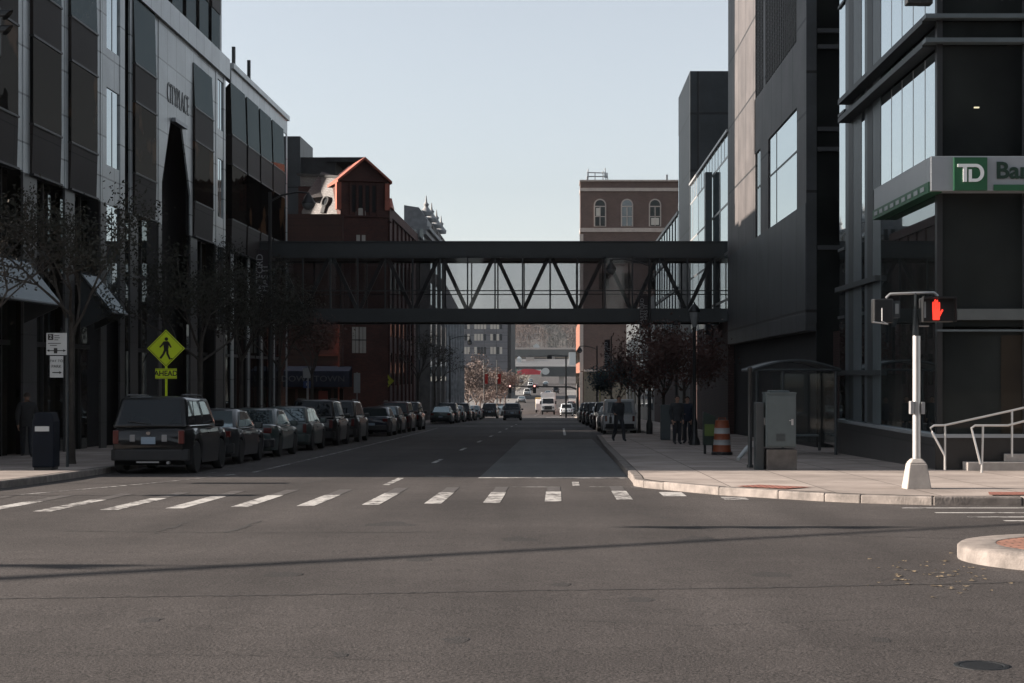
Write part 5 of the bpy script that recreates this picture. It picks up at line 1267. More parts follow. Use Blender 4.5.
def head(px0, px1, py0, py1, face, lit):
    x0, x1, z1, z0 = X(px0, dS), X(px1, dS), Zp(py0, dS), Zp(py1, dS)
    h = B(x0, x1, dS - .12, dS + .14, z0, z1).build('signal_head', M['black'], ps, bevel=.02)
    if lit:
        m = MB(); m.box(x0 - .0, x1 + .0, dS - .28, dS - .12, z1 - .01, z1 + .015); m.box(x0 - .012, x0 + .0, dS - .28, dS - .12, z0, z1); m.box(x1, x1 + .012, dS - .28, dS - .12, z0, z1); m.build('visor', M['black'], h)
        # hand symbol: palm, four fingers and a thumb
        m = MB(); cx_, cz_ = X(934.5, dS), Zp(311.5, dS)
        q = lambda ax, az: (cx_ + ax * .0125, cz_ + az * .0165)
        m.prism([q(-4.6, -9), q(4.2, -9), q(5.2, -3), q(5, 2), q(-5, 2)], 'y', dS - .135, dS - .121)
        for fx, l in ((-4.1, 9), (-1.4, 11.5), (1.3, 11), (4.0, 8.5)): m.prism([q(fx - 1.05, 2), q(fx + 1.05, 2), q(fx + 1.0, l), q(fx, l + 1), q(fx - 1.0, l)], 'y', dS - .135, dS - .121)
        m.prism([q(4.6, -6), q(9.5, 1.0), q(8.0, 2.2), q(5, -1)], 'y', dS - .135, dS - .121)
        m.build('hand_symbol', M['hand'], h)
        B(X(921.8, dS), X(924.2, dS), dS - .13, dS - .121, Zp(318, dS), Zp(302, dS)).build('side_lens', M['signwhite'], h)
    return h
h1 = head(920.5, 952.5, 298, 322, 0, True)
h0 = head(872.5, 892, 299, 323, 0, False)
B(X(892.1, dS), X(899, dS), dS - .1, dS + .1, Zp(318, dS), Zp(301, dS)).build('visor', M['darksteel'], h0)
B(X(894, dS), X(897.5, dS), dS - .112, dS - .101, Zp(314, dS), Zp(304, dS)).build('lens', M['lampglass'], h0)
m = MB(); m.tube([tuple(at(882, 308, dS - .15)), tuple(at(882, 321, dS - .15)), tuple(at(888, 324, dS - .15))], .008, 5); m.tube([tuple(at(873, 322, dS - .15)), tuple(at(888, 324, dS - .15))], .012, 5); m.build('bracket', M['galv'], h0)
m = MB(); m.tube([tuple(at(919, 326, dS)), tuple(at(929, 326, dS))], .014, 6); m.build('lower_bracket', M['galv'], ps)
bt = B(X(909, dS), X(913, dS), dS - .1, dS + .02, Zp(414, dS), Zp(401, dS)).build('push_button_box', M['galv'], ps, bevel=.01)
B(X(920.5, dS), X(924, dS), dS - .08, dS + .02, Zp(414, dS), Zp(402, dS)).build('button_sign', M['galv'], ps, bevel=.004)

# signal controller cabinet
dC = 35.75; cz = sw(dC)
cb = thing('signal_cabinet', 'grey green signal cabinet on a stained base in the shade', 'cabinet', (X(781, dC), dC, cz))
B(X(767, dC), X(797, dC), dC, dC + .65, cz - .02, Zp(449.5, dC)).build('base', M['cabbase'], cb, bevel=.015)
bx = B(X(766, dC), X(796, dC), dC - .02, dC + .62, Zp(447.5, dC), Zp(393.5, dC)).build('body', M['cabinet'], cb, bevel=.02)
B(X(766, dC) - .01, X(796, dC) + .01, dC - .035, dC + .64, Zp(394, dC), Zp(392.3, dC)).build('rim', M['cabinet'], cb)
B(X(770, dC), X(790, dC), dC + .05, dC + .5, Zp(392.4, dC), Zp(390.5, dC)).build('roof_cap', M['cabinet'], cb, bevel=.02)
B(X(767.5, dC), X(794.5, dC), dC - .036, dC - .015, Zp(446, dC), Zp(396, dC)).build('door', M['cabinet'], cb, bevel=.006)
m = MB(); m.box(X(791, dC), X(793, dC), dC - .07, dC - .036, Zp(425, dC), Zp(419, dC)); m.box(X(789, dC), X(791, dC), dC - .06, dC - .036, Zp(421, dC), Zp(420, dC)); m.build('handle', M['galv'], cb)
m = MB()
for k in range(6): m.box(X(776, dC), X(785, dC), dC - .044, dC - .036, Zp(441 - k * 1.3, dC), Zp(440.3 - k * 1.3, dC))
m.build('vent', M['darksteel'], cb)
B(X(756.5, dC), X(764.5, dC), dC + .1, dC + .5, cz - .02, Zp(402.5, dC)).build('side_box', M['darksteel'], cb, bevel=.012)
B(X(764.6, dC), X(766, dC), dC + .15, dC + .25, Zp(425, dC), Zp(418, dC)).build('hinge', M['galv'], cb)

# dark post and bus shelter
m_ = thing('bollard_post', 'slim black post with small cap beside the bus shelter', 'post', (X(750, 37), 37, sw(37)))
m = MB(); m.lathe(X(750, 37), 37, [(.075, sw(37)), (.075, sw(37) + .05), (.05, sw(37) + .08), (.048, Zp(371, 37)), (.06, Zp(370, 37)), (.055, Zp(367.5, 37)), (.0, Zp(366, 37))], 14); m.build('shaft', M['black'], m_, smooth=True)
B(X(750, 37) + .045, X(750, 37) + .09, 36.93, 37.0, Zp(447, 37), Zp(441, 37)).build('push_button', M['galv'], m_)
dB = 46.5; x0, x1 = X(753, dB), X(840, dB); zb_s = sw(dB); zr = Zp(370, dB)
bs = thing('bus_shelter', 'dark framed bus shelter with arched roof behind the signal cabinet', 'bus shelter', ((x0 + x1) / 2, dB + 1, zb_s))
pr = []
n = 14
arcp = [(x0 + (x1 - x0) * k / n, zr + .26 * math.sin(math.pi * k / n)) for k in range(n + 1)]
m = MB()
for k in range(n): m.hexa([(arcp[k][0], dB, arcp[k][1]), (arcp[k + 1][0], dB, arcp[k + 1][1]), (arcp[k + 1][0], dB + 2.6, arcp[k + 1][1]), (arcp[k][0], dB + 2.6, arcp[k][1])], [(arcp[k][0], dB, arcp[k][1] + .03), (arcp[k + 1][0], dB, arcp[k + 1][1] + .03), (arcp[k + 1][0], dB + 2.6, arcp[k + 1][1] + .03), (arcp[k][0], dB + 2.6, arcp[k][1] + .03)])
m.build('roof', M['darksteel'], bs)
m = MB(); m.tube([(a_, dB - .02, z_ + .01) for a_, z_ in arcp], .045, 6); m.tube([(a_, dB + 2.62, z_ + .01) for a_, z_ in arcp], .045, 6); m.tube([(x0, dB, zr), (x1, dB, zr)], .04, 6); m.tube([(x0, dB, zr), (x0, dB + 2.6, zr)], .05, 6); m.tube([(x1, dB, zr), (x1, dB + 2.6, zr)], .05, 6); m.build('roof_frame', M['darksteel'], bs)
for (px_, yy) in ((757, dB + .02), (768, dB + 2.58), (783, dB + .02), (836, dB + .02), (834, dB + 2.58)):
    m = MB(); m.tube([(X(px_, dB), yy, zb_s), (X(px_, dB), yy, zr)], .045, 8); m.build('post', M['darksteel'], bs)
B(x1 - .12, x1 - .1, dB + .1, dB + 2.5, zb_s + .25, zr - .1).build('glass_wall', M['shelterglass'], bs); B(X(784, dB), x1 - .15, dB + 2.5, dB + 2.52, zb_s + .25, zr - .1).build('glass_wall', M['shelterglass'], bs)
B(X(800, dB), x1 - .3, dB + 1.9, dB + 2.3, zb_s + .45, zb_s + .5).build('bench', M['steel'], bs)

# construction barrel, news box, fallen tube
dT = 46.6; bX = X(722, dT); bz = sw(dT)
plain('faded_white_band', (.30, .31, .31), .5)
ba = thing('traffic_barrel', 'orange and white striped traffic barrel on the right pavement', 'traffic barrel', (bX, dT, bz))
prof = [(.27, 0, 'k'), (.26, .09, 'o'), (.245, .28, 'w'), (.235, .43, 'o'), (.225, .60, 'w'), (.215, .76, 'o'), (.19, .98, 'o')]
m = MB(); m.lathe(bX, dT, [(.30, bz), (.30, bz + .07), (.26, bz + .09)], 20); m.build('rubber_base', M['black'], ba)
for (r0, z0, c0), (r1, z1, c1) in zip(prof[1:], prof[2:]):
    m = MB(); m.lathe(bX, dT, [(r0 + .006, bz + z0), (r0, bz + z0 + .015), (r1, bz + z1 - .015), (r1 + .006, bz + z1)], 22); m.build('orange_band' if c0 == 'o' else 'white_band', M['orange'] if c0 == 'o' else MATS['faded_white_band'], ba, smooth=True)
m = MB(); m.tube([(bX - .1, dT, bz + .97), (bX - .1, dT, bz + 1.04), (bX + .1, dT, bz + 1.04), (bX + .1, dT, bz + .97)], .02, 6); m.build('handle', M['orange'], ba)
nX = X(709, 47.5); nz = sw(47.5)
nb = thing('news_box', 'dark green news box with lime panel left of the striped barrel', 'news box', (nX, 47.5, nz))
m = MB(); m.prism([(-.17, .25), (.17, .25), (.17, 1.08), (-.17, 1.22)], 'y', 47.3, 47.7); m.v = [(x_ + nX, y_, z_ + nz) for x_, y_, z_ in m.v]; m.build('cabinet', M['newsgreen'], nb, bevel=.01)
B(nX - .145, nX + .13, 47.27, 47.299, nz + .52, nz + .86).build('panel', M['lime'], nb)
for s_ in (-1, 1): B(nX + s_ * .12 - .03, nX + s_ * .12 + .03, 47.4, 47.6, nz, nz + .26).build('leg', M['black'], nb)
tb = thing('paper_tube', 'white rolled tube lying aslant on the pavement by the black post', 'tube', (X(743, 41), 41, sw(41)))
m = MB(); m.tube([(X(738, 41), 41, sw(41) + .06), (X(748, 41.3), 41.3, Zp(447.5, 41.3))], [.05, .065], 10); m.build('roll', M['signwhite'], tb, smooth=True)
ub = thing('utility_box', 'grey utility box on the pavement left of the standing people', 'utility box', (X(665, 66), 66, sw(66)))
B(X(661, 66), X(670.5, 66), 66, 66.5, sw(66), Zp(406, 66)).build('body', M['cabinet'], ub, bevel=.02); B(X(660.5, 66), X(671, 66), 65.97, 66.53, Zp(406.4, 66), Zp(405, 66)).build('lid', M['cabinet'], ub)

# lamps
def lantern_post(px, d, pyt, label):
    x = X(px, d); z0 = sw(d); z1 = Zp(pyt, d)
    o = thing('lantern_post', label, 'street lamp', (x, d, z0), 'old style lantern posts on the right pavement')
    m = MB(); m.lathe(x, d, [(.2, z0), (.2, z0 + .12), (.12, z0 + .3), (.1, z0 + .8), (.07, z0 + .95), (.055, z1 - 1.0), (.075, z1 - .95), (.05, z1 - .88)], 12); m.build('post', M['black'], o, smooth=True)
    m = MB(); m.lathe(x, d, [(.07, z1 - .88), (.17, z1 - .5), (.19, z1 - .36)], 10); m.build('globe', M['lampglass'], o, smooth=True)
    m = MB(); m.lathe(x, d, [(.21, z1 - .36), (.22, z1 - .3), (.12, z1 - .15), (.04, z1 - .08), (.02, z1)], 10); m.build('cap', M['black'], o, smooth=True)
lantern_post(694.5, 58, 302, 'black lantern post nearest on the right pavement, beside the standing people')
lantern_post(676.5, 82, 318, 'black lantern post behind the red leaved tree')
def arm_lamp(pxp, d, pyt, pxh, pyh, label, grp='arched arm street lamps', base=None):
    x = X(pxp, d); z0 = sw(d); zt2 = Zp(pyt, d); xh = X(pxh, d); zh = Zp(pyh, d)
    o = thing('street_lamp', label, 'street lamp', (x, d, z0), grp)
    m = MB(); m.lathe(x, d, [(.16, z0), (.16, z0 + .5), (.09, z0 + .7), (.06, zt2)], 12); m.build('pole', M['black'], o, smooth=True)
    m = MB(); L = xh - x
    m.tube([(x, d, zt2 - .35), (x + L * .3, d, zt2 - .12), (x + L * .7, d, zt2), (xh - L * .06, d, zt2 - .02), (xh, d, zt2 - .08)], .035, 7); m.build('arm', M['black'], o, smooth=True)
    h = MB(); h.lathe(xh, d, [(.04, zt2 - .02), (.06, zh + .28), (.11, zh + .22), (.24, zh + .0), (.26, zh - .06)], 14); hd = h.build('lamp_head', M['black'], o, smooth=True)
    h = MB(); h.lathe(xh, d, [(.245, zh - .06), (.22, zh - .16), (.12, zh - .26), (.02, zh - .30)], 14); h.build('lens', M['lampglass'], hd, smooth=True)
    return o
def banner(x0, x1, d, z0, z1, label, parent_note=None):
    o = thing('street_banner', label, 'banner', ((x0 + x1) / 2, d, z0), 'maroon pole banners')
    B(x0, x1, d - .012, d + .012, z0, z1).build('cloth', M['banner'], o)
    for zz3 in (z0 - .02, z1 + .02):
        m = MB(); m.tube([(x0 - .05, d, zz3), (x1 + .05, d, zz3)], .018, 6); m.build('rod', M['black'], o)
    h = z1 - z0; w_ = x1 - x0
    lettering('lettering', 'HARTFORD', h * .165, (x0 + w_ * .3, d - .02, (z0 + z1) / 2), M['bannertext'], o, '-y', 1.0, R(90), .004)
    lettering('lettering', 'HAS IT', h * .165, (x0 + w_ * .72, d - .02, (z0 + z1) / 2), M['bannertext'], o, '-y', 1.0, R(90), .004)
    return o
arm_lamp(270, 60, 192, 308.5, 202, 'tall black street lamp on the left pavement, arm before the brick gable')
banner(X(256.5, 60), X(268.3, 60), 60, Zp(306, 60), Zp(250, 60), 'HARTFORD HAS IT banner on the left street lamp')
arm_lamp(649.5, 80, 259, 611, 268, 'tall black street lamp on the right, arm before the footbridge')
banner(X(639.5, 80), X(648.3, 80), 80, Zp(328, 80), Zp(296, 80), 'HARTFORD HAS IT banner on the right street lamp')
arm_lamp(597, 150, 346, 579.5, 350, 'black street lamp past the right parked cars, before the brown brick building')
arm_lamp(450, 162, 336, 470, 342, 'black street lamp by the ornate row houses on the left')
banner(X(604.5, 148), X(610, 148), 148, Zp(368, 148), Zp(340, 148), 'HARTFORD HAS IT banner far down the right side'); 
o = thing('banner_pole', 'slim dark pole carrying the far right banner', 'pole', (X(611, 148), 148, sw(148))); m = MB(); m.lathe(X(611.2, 148), 148, [(.08, sw(148)), (.06, Zp(336, 148))], 10); m.build('shaft', M['black'], o, smooth=True)
# far signals
def mast(px, d, pyarm, pxtip, heads, label):
    x = X(px, d); z0 = sw(d); za_ = Zp(pyarm, d)
    o = thing('traffic_signal', label, 'traffic signal', (x, d, z0))
    m = MB(); m.lathe(x, d, [(.2, z0), (.16, za_ + .4)], 12); m.build('pole', M['black'], o, smooth=True)
    m = MB(); m.tube([(x, d, za_ - .3), (X(px + (pxtip - px) * .1, d), d, za_), (X(pxtip, d), d, za_ + .12)], [.12, .1, .07], 8); m.build('arm', M['black'], o, smooth=True)
    for hx in heads:
        xx = X(hx, d); h = B(xx - .2, xx + .2, d - .2, d + .12, za_ - .75, za_ + .32).build('signal_head', M['black'], o, bevel=.02)
        m = MB(); m.lathe(0, 0, [(0, 0), (.11, 0), (.11, .02)], 12); m.v = [(xx + a_, d - .205 - c_, za_ + .12 + b_) for a_, b_, c_ in m.v]; m.build('red_light', emit('red_signal_lamp' + str(hx), (1, .35, .3), 1.2), h)
    return o
mast(577.5, 200, 387, 508, (510, 534.5), 'far traffic signal with long arm reaching over the road from the right')
o = thing('signal_pole', 'thin dark pole at the far junction left of the arm signal', 'pole', (X(565.5, 196), 196, sw(196))); m = MB(); m.lathe(X(566, 196), 196, [(.12, sw(196) - .1), (.09, Zp(355, 196))], 10); m.build('shaft', M['black'], o, smooth=True)
m = MB(); m.tube([tuple(at(566, 356, 196)), tuple(at(556, 355, 196)), tuple(at(548, 356, 196))], .05, 6); m.build('arm', M['black'], o)
B(X(547, 196), X(552, 196), 195.7, 196.2, Zp(359, 196), Zp(355, 196)).build('lamp_head', M['black'], o, bevel=.05)

# crossing signs
def ped_symbol(m, cx, cz, s, y, yb_):
    q = lambda a, b: (cx + a * s, cz + b * s)
    m.prism([q(.02 + .075 * math.cos(k * math.pi / 6), .40 + .075 * math.sin(k * math.pi / 6)) for k in range(12)], 'y', y, yb_)
    for poly in ([(-.10, .30), (.10, .31), (.12, .05), (.09, -.05), (-.08, -.05), (-.10, .1)], [(.08, .30), (.14, .26), (.24, .06), (.20, .02), (.09, .17)], [(-.10, .30), (-.04, .22), (-.16, .10), (-.25, .02), (-.28, .07), (-.20, .16)],
                 [(-.08, -.04), (.03, -.05), (-.06, -.25), (-.20, -.44), (-.28, -.40), (-.15, -.22)], [(.0, -.04), (.10, -.04), (.11, -.22), (.20, -.42), (.27, -.40), (.28, -.45), (.14, -.47), (.02, -.23)]):
        m.prism([q(*p) for p in poly], 'y', y, yb_)
def cross_sign(cx, d, cz, half, label, plate, mat):
    o = thing('crossing_sign', label, 'road sign', (cx, d, sw(d)))
    m = MB(); m.box(cx - .03, cx + .03, d + .01, d + .06, sw(d), cz + half * .7); m.build('post', mat if plate else M['galv'], o)
    dm = MB().prism([(cx, cz - half), (cx + half, cz), (cx, cz + half), (cx - half, cz)], 'y', d - .008, d + .008).build('diamond', mat, o)
    m = MB(); h2 = half * .93; h3 = half * .90
    for k in range(4):
        a = [(0, -1), (1, 0), (0, 1), (-1, 0)]
        p, q = a[k], a[(k + 1) % 4]
        m.prism([(cx + p[0] * h2, cz + p[1] * h2), (cx + q[0] * h2, cz + q[1] * h2), (cx + q[0] * h3, cz + q[1] * h3), (cx + p[0] * h3, cz + p[1] * h3)], 'y', d - .011, d - .0085)
    ped_symbol(m, cx, cz, half * 1.25, d - .012, d - .0085); m.build('walking_symbol', M['ink'], dm)
    if plate:
        z1 = cz - half - .03; z0 = z1 - .29
        pl = B(cx - .30, cx + .30, d - .008, d + .008, z0, z1).build('plate', mat, o)
        lettering('lettering', 'AHEAD', .21, (cx, d - .012, (z0 + z1) / 2), M['ink'], pl, '-y', .95, 0, .003, .004)
        m = MB()
        for a_ in (z0 + .015, z1 - .025): m.box(cx - .285, cx + .285, d - .011, d - .0085, a_, a_ + .01)
        m.build('border', M['ink'], pl)
cross_sign(X(166, 46), 46, Zp(348.5, 46), .53, 'bright yellow green walking figure sign with AHEAD plate above the black car', True, M['yellow'])
cross_sign(X(387, 119), 119, Zp(381, 119), .52, 'dull yellow green crossing sign past the left parked cars', False, M['yellow_old'])
o_ = cross_sign(X(600, 119), 119, Zp(378, 119), .55, 'yellow green crossing sign behind the right parked cars', True, M['yellow_old']) 
# parking sign
dP = 37.3; pX = X(57.5, dP)
pk = thing('parking_sign', 'pair of pale parking signs on a post beside the left trees', 'road sign', (X(67, dP), dP, sw(dP)))
m = MB(); m.tube([(X(67, dP), dP + .03, sw(dP)), (X(66.5, dP), dP + .03, Zp(318, dP))], .035, 8); m.build('post', M['darksteel'], pk)
s1 = B(X(46.5, dP), X(67, dP), dP - .01, dP - .004, Zp(355, dP), Zp(333, dP)).build('upper_plate', M['signwhite'], pk)
s2 = B(X(50, dP), X(63.3, dP), dP - .01, dP - .004, Zp(377.5, dP), Zp(356, dP)).build('lower_plate', M['signwhite'], pk)
m = MB(); yq = (dP - .014, dP - .0105)
m.box(X(48, dP), X(53.5, dP), *yq, Zp(340, dP), Zp(334, dP)); 
for z, a, b in ((335.3, 54.5, 59.5), (337.5, 54.5, 60), (339.5, 54.5, 58.5), (343, 48, 61), (345, 50, 57)): m.box(X(a, dP), X(b, dP), *yq, Zp(z + .7, dP), Zp(z, dP))
m.box(X(47.8, dP), X(64, dP), *yq, Zp(351, dP), Zp(350.2, dP)); m.box(X(54, dP), X(57.5, dP), *yq, Zp(353.4, dP), Zp(348, dP))
m.prism([(X(46.8, dP), Zp(350.6, dP)), (X(49.5, dP), Zp(349.2, dP)), (X(49.5, dP), Zp(352, dP))], 'y', *yq); m.prism([(X(66.2, dP), Zp(350.6, dP)), (X(63.4, dP), Zp(349.2, dP)), (X(63.4, dP), Zp(352, dP))], 'y', *yq)
m.build('markings', M['ink'], s1)
lettering('numeral', '2', .13, (X(50.7, dP), dP - .017, Zp(337, dP)), M['signwhite'], s1, '-y', 1, 0, .002)
lettering('lettering', 'PAY TO', .085, (X(56.6, dP), dP - .013, Zp(361, dP)), M['ink'], s2, '-y', 1, 0, .002); lettering('lettering', 'PARK', .095, (X(56.6, dP), dP - .013, Zp(366.5, dP)), M['ink'], s2, '-y', 1, 0, .002)
m = MB(); m.box(X(52.5, dP), X(60, dP), *yq, Zp(373, dP), Zp(372, dP)); m.prism([(X(62, dP), Zp(372.5, dP)), (X(59.5, dP), Zp(371, dP)), (X(59.5, dP), Zp(374, dP))], 'y', *yq); m.build('arrow', M['ink'], s2)
# rubbish bin
dW = 35.9; wX = X(46, dW); wz_ = sw(dW)
rbn = thing('litter_bin', 'dark blue litter bin with pale label on the left pavement', 'litter bin', (wX, dW, wz_))
m = MB(); m.prism([(-.24, .05), (.24, .05), (.24, 1.05), (.18, 1.25), (-.18, 1.25), (-.24, 1.05)], 'y', dW - .22, dW + .22); m.v = [(x_ + wX, y_, z_ + wz_) for x_, y_, z_ in m.v]; m.build('body', M['bin'], rbn, bevel=.03)
B(wX - .17, wX + .14, dW - .235, dW - .221, wz_ + .84, wz_ + .95).build('label_plate', M['signwhite'], rbn); B(wX - .2, wX + .2, dW - .2, dW + .2, wz_, wz_ + .05).build('foot', M['black'], rbn)
B(wX - .14, wX + .14, dW - .2, dW - .14, wz_ + 1.10, wz_ + 1.2).build('opening', M['void'], rbn)
# small signs along the left kerb
def small_sign(px, d, py0, py1, w_, label, mat, ch=None):
    x = X(px, d); o = thing('kerb_sign', label, 'road sign', (x, d, sw(d)))
    m = MB(); m.tube([(x, d + .03, sw(d)), (x, d + .03, Zp(py0, d) + .05)], .03, 7); m.build('post', M['galv'], o)
    p = B(x - w_ / 2, x + w_ / 2, d - .006, d + .0, Zp(py1, d), Zp(py0, d)).build('plate', mat, o)
    if ch: lettering('lettering', ch, (Zp(py0, d) - Zp(py1, d)) * .6, (x, d - .009, (Zp(py0, d) + Zp(py1, d)) / 2), M['white'], p, '-y', 1, 0, .002)
small_sign(308, 78, 368, 378, .48, 'pale sign on a post before the navy awning, left of the pair', M['signwhite']); small_sign(307, 80, 381, 388, .35, 'blue P sign before the navy awning', M['parkblue'], 'P'); small_sign(357, 92, 373, 393, .36, 'tall pale sign on a post beside the navy awning', M['signwhite'])
# posts just outside the frame whose shadows cross the road, parking meters
for (x, y, h, lab) in ((-13.6, 28.3, 2.5, 'galvanised sign post at the left street corner'), (-12.2, 32.7, 2.0, 'shorter galvanised sign post by the left kerb')):
    o = thing('sign_post', lab, 'sign post', (x, y, sw(y))); m = MB(); m.tube([(x, y, sw(y) - .1), (x, y, sw(y) + h)], .04, 8); m.build('post', M['galv'], o); B(x - .02, x + .02, y - .25, y + .25, sw(y) + h - .6, sw(y) + h).build('plate', M['signwhite'], o)
# mast arm signals
def mast_arm(base, zarm, tip, heads, label):
    o = thing('mast_arm_signal', label, 'traffic signal', base)
    b0 = Vector(base)
    m = MB(); m.lathe(b0.x, b0.y, [(.3, b0.z - .3), (.22, b0.z + .6), (.16, zarm + .6)], 14); m.build('pole', M['galv'], o, smooth=True)
    m = MB(); a_ = Vector((b0.x, b0.y, zarm)); t2 = Vector(tip); m.tube([a_ + (t2 - a_) * (k / 8) + Vector((0, 0, .0)) for k in range(9)], [.12 - .009 * k for k in range(9)], 10); m.build('arm', M['galv'], o, smooth=True)
    for (f, dz, face) in heads:
        p = a_ + (t2 - a_) * f; dv = (t2 - a_).normalized()
        h = B(p.x - .14, p.x + .14, p.y - .14, p.y + .14, p.z - dz - 1.05, p.z - dz).build('signal_head', M['black'], o, bevel=.02)
        B(p.x - .03, p.x + .03, p.y - .03, p.y + .03, p.z - dz, p.z).build('hanger', M['galv'], o)
        m = MB()
        for k in range(2 if face[0] else 3):
            zc2 = p.z - dz - .2 - .33 * k; n = 10; r = .13
            for j in range(n):
                a0, a1 = math.pi * (j / n * 1.3 - .15), math.pi * ((j + 1) / n * 1.3 - .15)
                q = lambda a, l: (p.x + face[0] * (.17 + l) + face[1] * r * math.cos(a), p.y + face[1] * (.14 + l) + face[0] * r * math.cos(a), zc2 + r * math.sin(a))
                l0, l1 = .14 + .12 * math.sin((a0)), .14 + .12 * math.sin((a1))
                m.quad(q(a0, 0), q(a1, 0), q(a1, max(l1, .03)), q(a0, max(l0, .03)))
        m.build('visor', M['black'], h)
mast_arm((-31.6, 11.2, 0), gz(14) + 6.6, (-14.6, 21.7, gz(20) + 6.6), [(.45, .35, (0, -1)), (.93, .3, (0, -1))], 'long mast arm signal left of the camera, shadow crossing the road')
zz2 = Zp(-40, 35)
mast_arm((-19.5, 36.2, sw(36)), Zp(-30, 35), (-11.6, 35.2, Zp(-24, 35)), [(.93, .6, (1, 0))], 'mast arm signal at the upper left edge, visors facing right')
mast_arm((13.6, 34.6, sw(35)), Zp(-48, 34.4), (7.0, 34.2, Zp(-48, 34.4)), [(.94, .1, (0, -1)), (.90, .1, (0, -1))], 'mast arm signal whose lower heads show at the top right')
# ------------------------------------------------------------------ trees
def branch(m, p, d, L, r, depth, tips, rng, spread=.6, ratio=.72, kids_=3, up=.12, minr=.004, n=5):
    pts = [p]; rs = [r]; q = p.copy(); dd = d.copy()
    for k in range(3):
        dd = (dd + Vector((rng.uniform(-.18, .18), rng.uniform(-.18, .18), rng.uniform(-.08, .14)))).normalized()
        q = q + dd * L / 3; pts.append(q.copy()); rs.append(max(minr, r * (1 - .13 * (k + 1))))
    m.tube(pts, rs, n)
    tips.append((q.copy(), depth))
    if depth == 0: return
    for k in range(kids_):
        a = rng.uniform(0, 2 * math.pi); s_ = dd.orthogonal().normalized(); s2 = dd.cross(s_)
        nd = (dd + (s_ * math.cos(a) + s2 * math.sin(a)) * rng.uniform(spread * .6, spread * 1.3) + Vector((0, 0, up))).normalized()
        base = pts[3] if k < 2 else pts[2]
        branch(m, base, nd, L * ratio * rng.uniform(.8, 1.15), max(minr, r * .58), depth - 1, tips, rng, spread, ratio, kids_, up, minr, max(3, n - 1))
def leaves(m, tips, per, size, rad, rng, squash=.8):
    for p, dpt in tips:
        for k in range(per):
            c = p + Vector((rng.gauss(0, rad), rng.gauss(0, rad), rng.gauss(0, rad * squash)))
            s = size * rng.uniform(.6, 1.4)
            u = Vector((rng.uniform(-1, 1), rng.uniform(-1, 1), rng.uniform(-1, 1))).normalized(); v = u.orthogonal().normalized()
            m.quad(c - u * s, c + v * s * .5, c + u * s, c - v * s * .5)
def tree(label, x, y, z, trunk_h, limb, leafmat, per, size, group, seed, depth=3, barkmat=None, r=.09, spread=.7, kids_=3, rad=.22, name='street_tree', lean=(0, 0), minr=.004):
    rng = random.Random(seed)
    o = thing(name, label, 'tree', (x, y, z), group)
    m = MB(); tips = []
    top = Vector((x + lean[0], y + lean[1], z + trunk_h))
    m.tube([(x, y, z - .1), (x, y, z + .12), ((x + top.x) / 2 + rng.uniform(-.05, .05), (y + top.y) / 2, z + trunk_h * .5), tuple(top)], [r * 1.5, r * 1.1, r * .95, r * .8], 8)
    for k in range(5):
        a = 2 * math.pi * k / 5 + rng.uniform(-.4, .4); el = rng.uniform(.5, 1.3)
        branch(m, top - Vector((0, 0, rng.uniform(0, trunk_h * .2))), Vector((math.cos(a) * math.cos(el), math.sin(a) * math.cos(el), math.sin(el))), limb * rng.uniform(.8, 1.15), r * .5, depth - 1, tips, rng, spread, .74, kids_, .12, minr)
    m.build('trunk', barkmat or M['bark'], o, smooth=True)
    if per:
        lm = MB(); leaves(lm, [t_ for t_ in tips if t_[1] <= 1], int(per * 3.2), size, rad * 1.1, rng); lm.build('crown', leafmat, o)
    return o
LT = 'thin street trees on the left pavement'
tree('thin olive leaved street tree beside the parking signs', X(72, 39.5), 39.5, sw(39.5), 3.6, 1.55, M['leaf_olive'], 26, .045, LT, 3, 3, r=.08, rad=.22)
tree('sparse turning leaved tree at the far left edge', -13.2, 37.0, sw(37), 3.3, 1.45, M['leaf_pale'], 18, .045, LT, 5, 3, r=.08)
tree('dark leaved street tree behind the yellow green walking sign', -11.0, 50.5, sw(50.5), 3.2, 1.5, M['leaf_olive'], 26, .05, LT, 8, 3, r=.09)
tree('leafy street tree right of the walking sign, before the dark entrance slot', -11.1, 57.5, sw(57.5), 3.2, 1.5, M['leaf_olive'], 26, .05, LT, 11, 3, r=.08)
tree('turning leaved street tree under the left lamp arm', -11.2, 66, sw(66), 3.3, 1.5, M['leaf_pale'], 26, .05, LT, 13, 3, r=.08)
tree('rust leaved street tree before the navy awning', -11.4, 76, sw(76), 3.0, 1.2, M['leaf_red'], 8, .065, LT, 17, 3, r=.08)
tree('half bare street tree by the ornate row houses', -10.9, 128, sw(128), 4.0, 1.6, M['leaf_pale'], 4, .08, LT, 21, 3, r=.1)
tree('half bare street tree past the left crossing sign', -11.0, 146, sw(146), 4.2, 1.7, M['leaf_pale'], 4, .08, LT, 22, 3, r=.1)
RT = 'rust leaved street trees on the right pavement'
tree('rust red leaved tree left of the near lantern post', X(664, 70), 70, sw(70), 2.1, 1.15, M['leaf_red'], 24, .07, RT, 31, 3, r=.08, rad=.30)
tree('rust red leaved tree beside the charcoal building wall', X(688, 64), 66.0, sw(66), 2.4, 1.0, M['leaf_red'], 22, .065, RT, 33, 3, r=.07, rad=.27)
tree('rust red leaved tree nearest the white cargo van', X(641, 86), 88, sw(88), 2.2, 1.2, M['leaf_red'], 9, .08, RT, 35, 3, r=.08, rad=.30)
tree('dark blue green narrow tree beyond the parked van', X(616, 118), 118, sw(118), 1.6, 1.3, M['leaf_blue'], 20, .10, None, 37, 3, r=.09, rad=.32, spread=.5)
